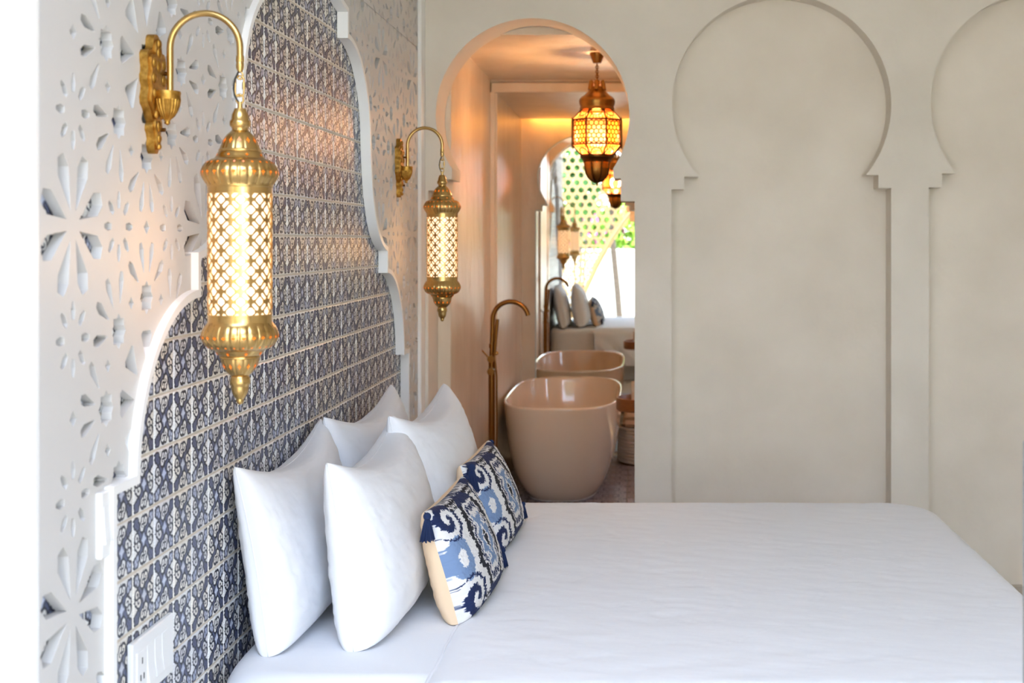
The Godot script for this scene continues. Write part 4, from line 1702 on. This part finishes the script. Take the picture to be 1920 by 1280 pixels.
func lantern() -> void:
	var k := 6.69 / 2440.0
	var o := thing("pendant_lantern", "eight-sided amber glass and bronze lantern hanging from the bathroom ceiling", "lantern", Vector3((1119.5 - 1200) * k, 2.562, -6.69))
	var Yp := func(py: float) -> float: return 1.6 - (py - 450.0) * k - 2.562
	var oct := func(r: float, y: float, i: float) -> Vector3:
		var a := TAU * (i + 0.5) / 8.0 + PI / 2
		return Vector3(cos(a) * r, y, sin(a) * r)
	var lp := func(rows: Array) -> PackedVector2Array:
		var q := PackedVector2Array()
		for r in rows:
			q.append(Vector2(r[0] * k, Yp.call(r[1])))
		return q
	var mb := MB.new()
	mb.lathe(lp.call([[0, 99.0], [14, 99.2], [14, 101.5], [11.5, 108], [7.5, 118.5], [0, 119]]), 32)
	part("canopy", mb, M.bronze, o)
	mb = MB.new()
	mb.tube(PackedVector3Array([Vector3(0, Yp.call(118), 0), Vector3(0, Yp.call(150), 0)]), 0.0035, 8)
	for j in 7:
		var ring := PackedVector3Array()
		for i in 12:
			var a := TAU * i / 12
			var d := Vector3(cos(a) * 0.008, 0, 0) if j % 2 else Vector3(0, 0, cos(a) * 0.008)
			ring.append(Vector3(0, Yp.call(122 + j * 4.2) + sin(a) * 0.010, 0) + d)
		mb.tube(ring, 0.002, 6, true)
	part("chain", mb, M.bronze, o)
	mb = MB.new()
	var ring2 := PackedVector3Array()
	for i in 20:
		var a := TAU * i / 20
		ring2.append(Vector3(cos(a) * 5.0 * k, Yp.call(155) + sin(a) * 5.0 * k, 0))
	mb.tube(ring2, 0.003, 8, true)
	part("hanging_ring", mb, M.brass, o)
	# crown with tongues, then the onion dome
	mb = MB.new()
	for i in 6:
		var a := TAU * (i + 0.5) / 6
		var d := Vector3(cos(a), 0, sin(a))
		mb.tube(PackedVector3Array([d * 15 * k + Vector3(0, Yp.call(169), 0), d * 13.4 * k + Vector3(0, Yp.call(160), 0), d * 12.6 * k + Vector3(0, Yp.call(153.5), 0), d * 12.4 * k + Vector3(0, Yp.call(151), 0)]), [0.012, 0.012, 0.011, 0.006], 10)
	part("crown", mb, M.copperdome, o)
	mb = MB.new()
	mb.lathe(lp.call([[13.5, 163], [15.6, 168], [18, 173], [23, 178], [29, 182], [32.5, 186], [33.6, 190], [32.8, 196], [31, 200.6], [31, 201], [32.4, 203], [32.4, 206.5], [30, 208]]), 96, Vector3.ZERO, gores(16, 0.02))
	part("dome", mb, M.copperdome, o)
	# frame bars along the edges of the eight sides
	mb = MB.new()
	var levels := [[30.5, 208.0], [47.0, 226.0], [47.0, 272.0], [31.0, 291.0]]
	for i in 8:
		for j in 3:
			mb.tube(PackedVector3Array([oct.call(levels[j][0] * k * 1.04, Yp.call(levels[j][1]), i), oct.call(levels[j + 1][0] * k * 1.04, Yp.call(levels[j + 1][1]), i)]), 0.0040, 8)
		for j in 4:
			mb.tube(PackedVector3Array([oct.call(levels[j][0] * k * 1.04, Yp.call(levels[j][1]), i), oct.call(levels[j][0] * k * 1.04, Yp.call(levels[j][1]), i + 1)]), 0.0040, 8)
	part("frame", mb, M.darkmetal, o)
	for i in 8:
		mb = MB.new()
		var c: Vector3 = oct.call(49.5 * k, 0, i)
		mb.lathe(lp.call([[0, 221.0], [1.1, 223.5], [1.6, 226], [1.4, 229], [1.4, 269], [1.8, 272], [1.2, 276], [0, 279.5]]), 10, Vector3(c.x, 0, c.z))
		part("corner_post", mb, M.darkmetal, o)
	# panes, with filigree over the upright ones
	var w: float = 2.0 * 46.5 * k * sin(PI / 8)
	var y0: float = Yp.call(271.5)
	var y1: float = Yp.call(226.5)
	var net_holes := []
	var hr := 0.0108
	for a in range(-5, 6):
		for b in range(-8, 9):
			var c := Vector2((a + (0.5 if b % 2 else 0.0)) * 0.0245, (y0 + y1) / 2 + b * 0.0212)
			var q := PackedVector2Array()
			for m in 6:
				q.append(c + Vector2.from_angle(TAU * m / 6 + PI / 6) * hr)
			for qq in Geometry2D.intersect_polygons(q, rect(-w / 2 + 0.004, y0 + 0.004, w / 2 - 0.004, y1 - 0.004)):
				net_holes.append(qq)
	var net := pierced([rect(-w / 2, y0, w / 2, y1)], net_holes, 0.03)
	for i in 8:
		var a := TAU * (i + 1) / 8.0 + PI / 2
		var d := Vector3(cos(a), 0, sin(a))
		var sx := Vector3(-d.z, 0, d.x)
		var ap := 46.0 * k * cos(PI / 8)
		mb = MB.new()
		mb.plate([rect(-w / 2, y0, w / 2, y1)], d * (ap - 0.004), sx, Vector3.UP, d * 0.002)
		var pn := part("pane", mb, M.pane, o)
		mb = MB.new()
		mb.plate(net, d * ap, sx, Vector3.UP, d * 0.0016)
		part("filigree", mb, M.darkmetal, pn)
		for s in [[levels[0], levels[1], 0.30], [levels[3], levels[2], 0.30]]:
			var r0: float = s[0][0] * k
			var r1: float = s[1][0] * k
			var ya: float = Yp.call(s[0][1])
			var yb: float = Yp.call(s[1][1])
			var A: Vector3 = oct.call(r0, ya, i)
			var B: Vector3 = oct.call(r0, ya, i + 1)
			var C: Vector3 = oct.call(r1, yb, i + 1)
			var D: Vector3 = oct.call(r1, yb, i)
			var nn := (B - A).cross(D - A).normalized()
			if nn.dot(d) < 0:
				nn = -nn
			mb = MB.new()
			mb.face([A, B, C, D], nn)
			var sp := part("slanted_pane", mb, M.pane, o)
			mb = MB.new()
			var heart := PackedVector3Array()
			var tl: Vector3 = A.lerp(D, 0.06)
			var tr: Vector3 = B.lerp(C, 0.06)
			for m in 13:
				var f := m / 12.0
				var dep := 0.62 * sqrt(sin(PI * f)) if f > 0.0 and f < 1.0 else 0.0
				heart.append(tl.lerp(tr, 0.08 + f * 0.84).lerp(D.lerp(C, 0.08 + f * 0.84), dep) + nn * 0.002)
			mb.tube(heart, 0.0028, 6)
			for m in 5:
				mb.tube(PackedVector3Array([heart[2 * m + 2] , D.lerp(C, (m + 0.8) / 5.6) + nn * 0.002]), 0.0018, 5)
			part("tracery", mb, M.darkmetal, sp)
	# lower bowl of pierced metal ribs
	mb = MB.new()
	mb.lathe(lp.call([[30, 290.5], [32.0, 292], [32.0, 295], [29, 297], [26.6, 301], [25.4, 304]]), 64)
	part("collar", mb, M.darkmetal, o)
	for i in 8:
		mb = MB.new()
		var a := TAU * (i + 0.5) / 8 + PI / 2
		var d := Vector3(cos(a), 0, sin(a))
		var pts := PackedVector3Array()
		for r in [[26.0, 302], [24.3, 309], [23.6, 318], [21.6, 326], [17.5, 333], [11, 338.5], [3.5, 341.5]]:
			pts.append(d * r[0] * k + Vector3(0, Yp.call(r[1]), 0))
		mb.tube(pts, 0.0042, 8)
		part("rib", mb, M.darkmetal, o)
	mb = MB.new()
	mb.lathe(lp.call([[24.6, 303], [23.3, 309], [22.6, 318], [20.6, 326], [16.6, 333], [10, 338.3], [2.6, 341.2]]), 64, Vector3.ZERO, gores(8, 0.05))
	part("bowl", mb, M.copperdome, o)
	mb = MB.new()
	var bowl := lp.call([[24.6, 303], [23.3, 309], [22.6, 318], [20.6, 326], [16.6, 333]])
	for row in [[305.5, 40, 0.0], [308.5, 40, 0.5], [311.5, 40, 0.0], [314.5, 40, 0.5]]:
		diamonds(mb, bowl, Yp.call(row[0]), row[1], 0.0032, 0.0036, row[2])
	for i in mb.v.size():
		mb.v[i] = Vector3(mb.v[i].x * 1.05, mb.v[i].y, mb.v[i].z * 1.05)
	part("amber_piercing", mb, M.amber, o).set_meta("kind", "stuff")
	mb = MB.new()
	mb.lathe(lp.call([[0, 339], [3.2, 341], [1.6, 343], [1.8, 344.4], [0.6, 348.5], [0, 349]]), 16)
	part("finial", mb, M.darkmetal, o)
	mb = MB.new()
	mb.ball(Vector3(0, Yp.call(254), 0), Vector3(0.036, 0.046, 0.036), 24, 16)
	part("bulb", mb, M.hot, o)
	var l := OmniLight3D.new()
	l.name = "lantern_glow"
	l.light_color = rgb(255, 204, 148)
	l.light_energy = 0.36
	l.light_size = 0.05
	l.omni_range = 14.0
	l.omni_attenuation = 2.0
	l.shadow_enabled = true
	l.position = Vector3(0, Yp.call(252), 0)
	o.add_child(l)


# ---------------------------------------------------------------- terrace and garden, seen in the mirror
func leaf_mesh() -> ArrayMesh:
	var mb := MB.new()
	var n := Vector3.UP
	mb.face([Vector3(0, 0, -0.06), Vector3(0.026, 0.006, -0.01), Vector3(0.016, 0.004, 0.035), Vector3(0, -0.004, 0.06), Vector3(-0.016, 0.004, 0.035), Vector3(-0.026, 0.006, -0.01)], n)
	return mb.mesh()


func foliage(parent: Node3D, called: String, c: Vector3, s: Vector3, count: int, m: Material, scale := 1.0) -> void:
	var mm := MultiMesh.new()
	mm.transform_format = MultiMesh.TRANSFORM_3D
	mm.mesh = leaf_mesh()
	mm.instance_count = count
	for i in count:
		var d := Vector3(rng.randfn(), rng.randfn(), rng.randfn()).normalized() * pow(rng.randf(), 0.4)
		var b := Basis.from_euler(Vector3(rng.randf() * TAU, rng.randf() * TAU, rng.randf() * TAU)).scaled(Vector3.ONE * scale * rng.randf_range(0.7, 1.3))
		mm.set_instance_transform(i, Transform3D(b, c + d * s))
	var o := MultiMeshInstance3D.new()
	o.name = called
	o.multimesh = mm
	o.material_override = m
	o.set_meta("kind", "stuff")
	parent.add_child(o, true)


func garden() -> void:
	var mb := MB.new()
	mb.box(Vector3(0.9, FL - 0.11, 1.72), Vector3(9.0, 0.2, 2.8))
	struct("floor_terrace", mb, M.stone, "pale stone terrace before the open bedroom front")
	mb = MB.new()
	mb.box(Vector3(0, FL - 0.25, 12.0), Vector3(40, 0.2, 18))
	struct("ground", mb, M.grass, "garden ground beyond the terrace")
	mb = MB.new()
	mb.box(Vector3(0.0, 0.68, 5.1), Vector3(16, 1.36, 0.2))
	mb.box(Vector3(0.0, 1.375, 5.1), Vector3(16, 0.05, 0.28), 0.01)
	struct("wall_garden", mb, M.gwall, "low sunlit white garden wall with a coping")
	# pierced screen at the terrace edge with a large pointed opening
	var open := PackedVector2Array([Vector2(-0.84, -0.6), Vector2(-0.83, 0.3), Vector2(-0.743, 0.80), Vector2(-0.56, 1.19), Vector2(-0.35, 1.57), Vector2(-0.17, 1.83), Vector2(0.02, 2.08), Vector2(0.20, 2.38), Vector2(0.34, 2.70), Vector2(0.42, 3.02), Vector2(1.6, 3.02), Vector2(1.6, -0.6)])
	var dom := Geometry2D.clip_polygons(rect(-1.255, FL, 0.43, 3.3), open)
	var inner := Geometry2D.clip_polygons(rect(-1.21, FL + 0.05, 0.43, 3.25), Geometry2D.offset_polygon(open, 0.075)[0])
	var holes := []
	var a := 0.128
	for i in range(-14, 14):
		for j in range(-2, 32):
			var c := Vector2((i + (0.5 if j % 2 else 0.0)) * a, j * a * 0.866)
			var big := burst(c, 0.047, 0.0445, 5, PI / 2)
			var all := [big]
			for m in 2:
				var tc := c + Vector2.from_angle(PI / 6 + m * PI / 3) * a * 0.577
				all.append(burst(tc, 0.0165, 0.0085, 3, PI / 2 if m == 0 else -PI / 2))
			for h in all:
				for d in inner:
					for q in Geometry2D.intersect_polygons(h, d):
						holes.append(q)
	mb = MB.new()
	var o := thing("terrace_screen", "tan pierced screen on the left of the open garden front, seen in the mirror", "screen", Vector3(-0.5, FL, 0.28))
	var off := Vector3(0.5, -FL, 0)
	mb.plate(pierced(dom, holes, 0.2), off, Vector3.RIGHT, Vector3.UP, Vector3(0, 0, 0.03))
	for q in holes:
		mb.rim(q, off, Vector3.RIGHT, Vector3.UP, Vector3(0, 0, 0.03), true)
	for q in dom:
		mb.rim(q, off, Vector3.RIGHT, Vector3.UP, Vector3(0, 0, 0.03))
	part("panel", mb, M.screen, o)
	mb = MB.new()
	var band := PackedVector2Array()
	for i in range(1, 10):
		band.append(open[i])
	var bandp := PackedVector3Array()
	for q in band:
		bandp.append(off + Vector3(q.x - 0.03, q.y + 0.03, 0.015))
	mb.tube(bandp, 0.024, 10)
	part("border", mb, M.screen, o)
	var twin := copy_of(o, "tan pierced screen on the right of the open garden front", Vector3(1.36, FL, 0.31))
	twin.rotation.y = PI
	# slender tree and shrubs
	o = thing("tree", "slender grey-barked tree in the garden seen through the mirror", "tree", Vector3(-0.26, FL - 0.15, 3.0))
	mb = MB.new()
	mb.tube(PackedVector3Array([Vector3(0, 0, 0), Vector3(-0.06, 0.8, 0), Vector3(-0.15, 1.7, 0.03), Vector3(-0.16, 2.6, 0.05), Vector3(-0.22, 3.6, 0)]), [0.062, 0.056, 0.052, 0.046, 0.035], 14)
	part("trunk", mb, M.bark, o)
	foliage(o, "foliage", Vector3(-0.2, 4.0, 0.0), Vector3(0.9, 0.5, 0.7), 1200, M.leaf, 1.6)
	var spots := [
		["bushy yellow-green shrub behind the garden wall near the tree", Vector3(0.1, FL, 5.9), Vector3(0.85, 0.75, 0.5), "leaf2", 1.75],
		["pink flowering bougainvillea behind the garden wall", Vector3(-1.0, FL, 5.8), Vector3(0.75, 0.6, 0.5), "leaf", 1.75],
		["tall dark green shrub at the left beyond the terrace screen", Vector3(-0.95, FL - 0.15, 2.3), Vector3(0.55, 1.0, 0.4), "leaf3", 3.0],
		["broad green shrub at the right behind the garden wall", Vector3(1.9, FL, 6.0), Vector3(1.1, 0.8, 0.5), "leaf", 1.7],
	]
	for s in spots:
		o = thing("shrub", s[0], "shrub", s[1])
		mb = MB.new()
		for i in 5:
			var g := TAU * i / 5
			mb.tube(PackedVector3Array([Vector3(cos(g) * 0.03, 0, sin(g) * 0.03), Vector3(cos(g) * 0.1, float(s[4]) * 0.5, sin(g) * 0.1), Vector3(cos(g) * s[2].x * 0.5, float(s[4]), sin(g) * s[2].z * 0.5)]), 0.018, 7)
		part("stems", mb, M.bark, o)
		foliage(o, "foliage", Vector3(0, s[4], 0), s[2], 1500, M[s[3]], 1.3)
		if "bougainvillea" in s[0]:
			foliage(o, "blossom", Vector3(0, float(s[4]) + 0.05, -0.05), s[2] * 1.05, 380, M.flower, 0.9)
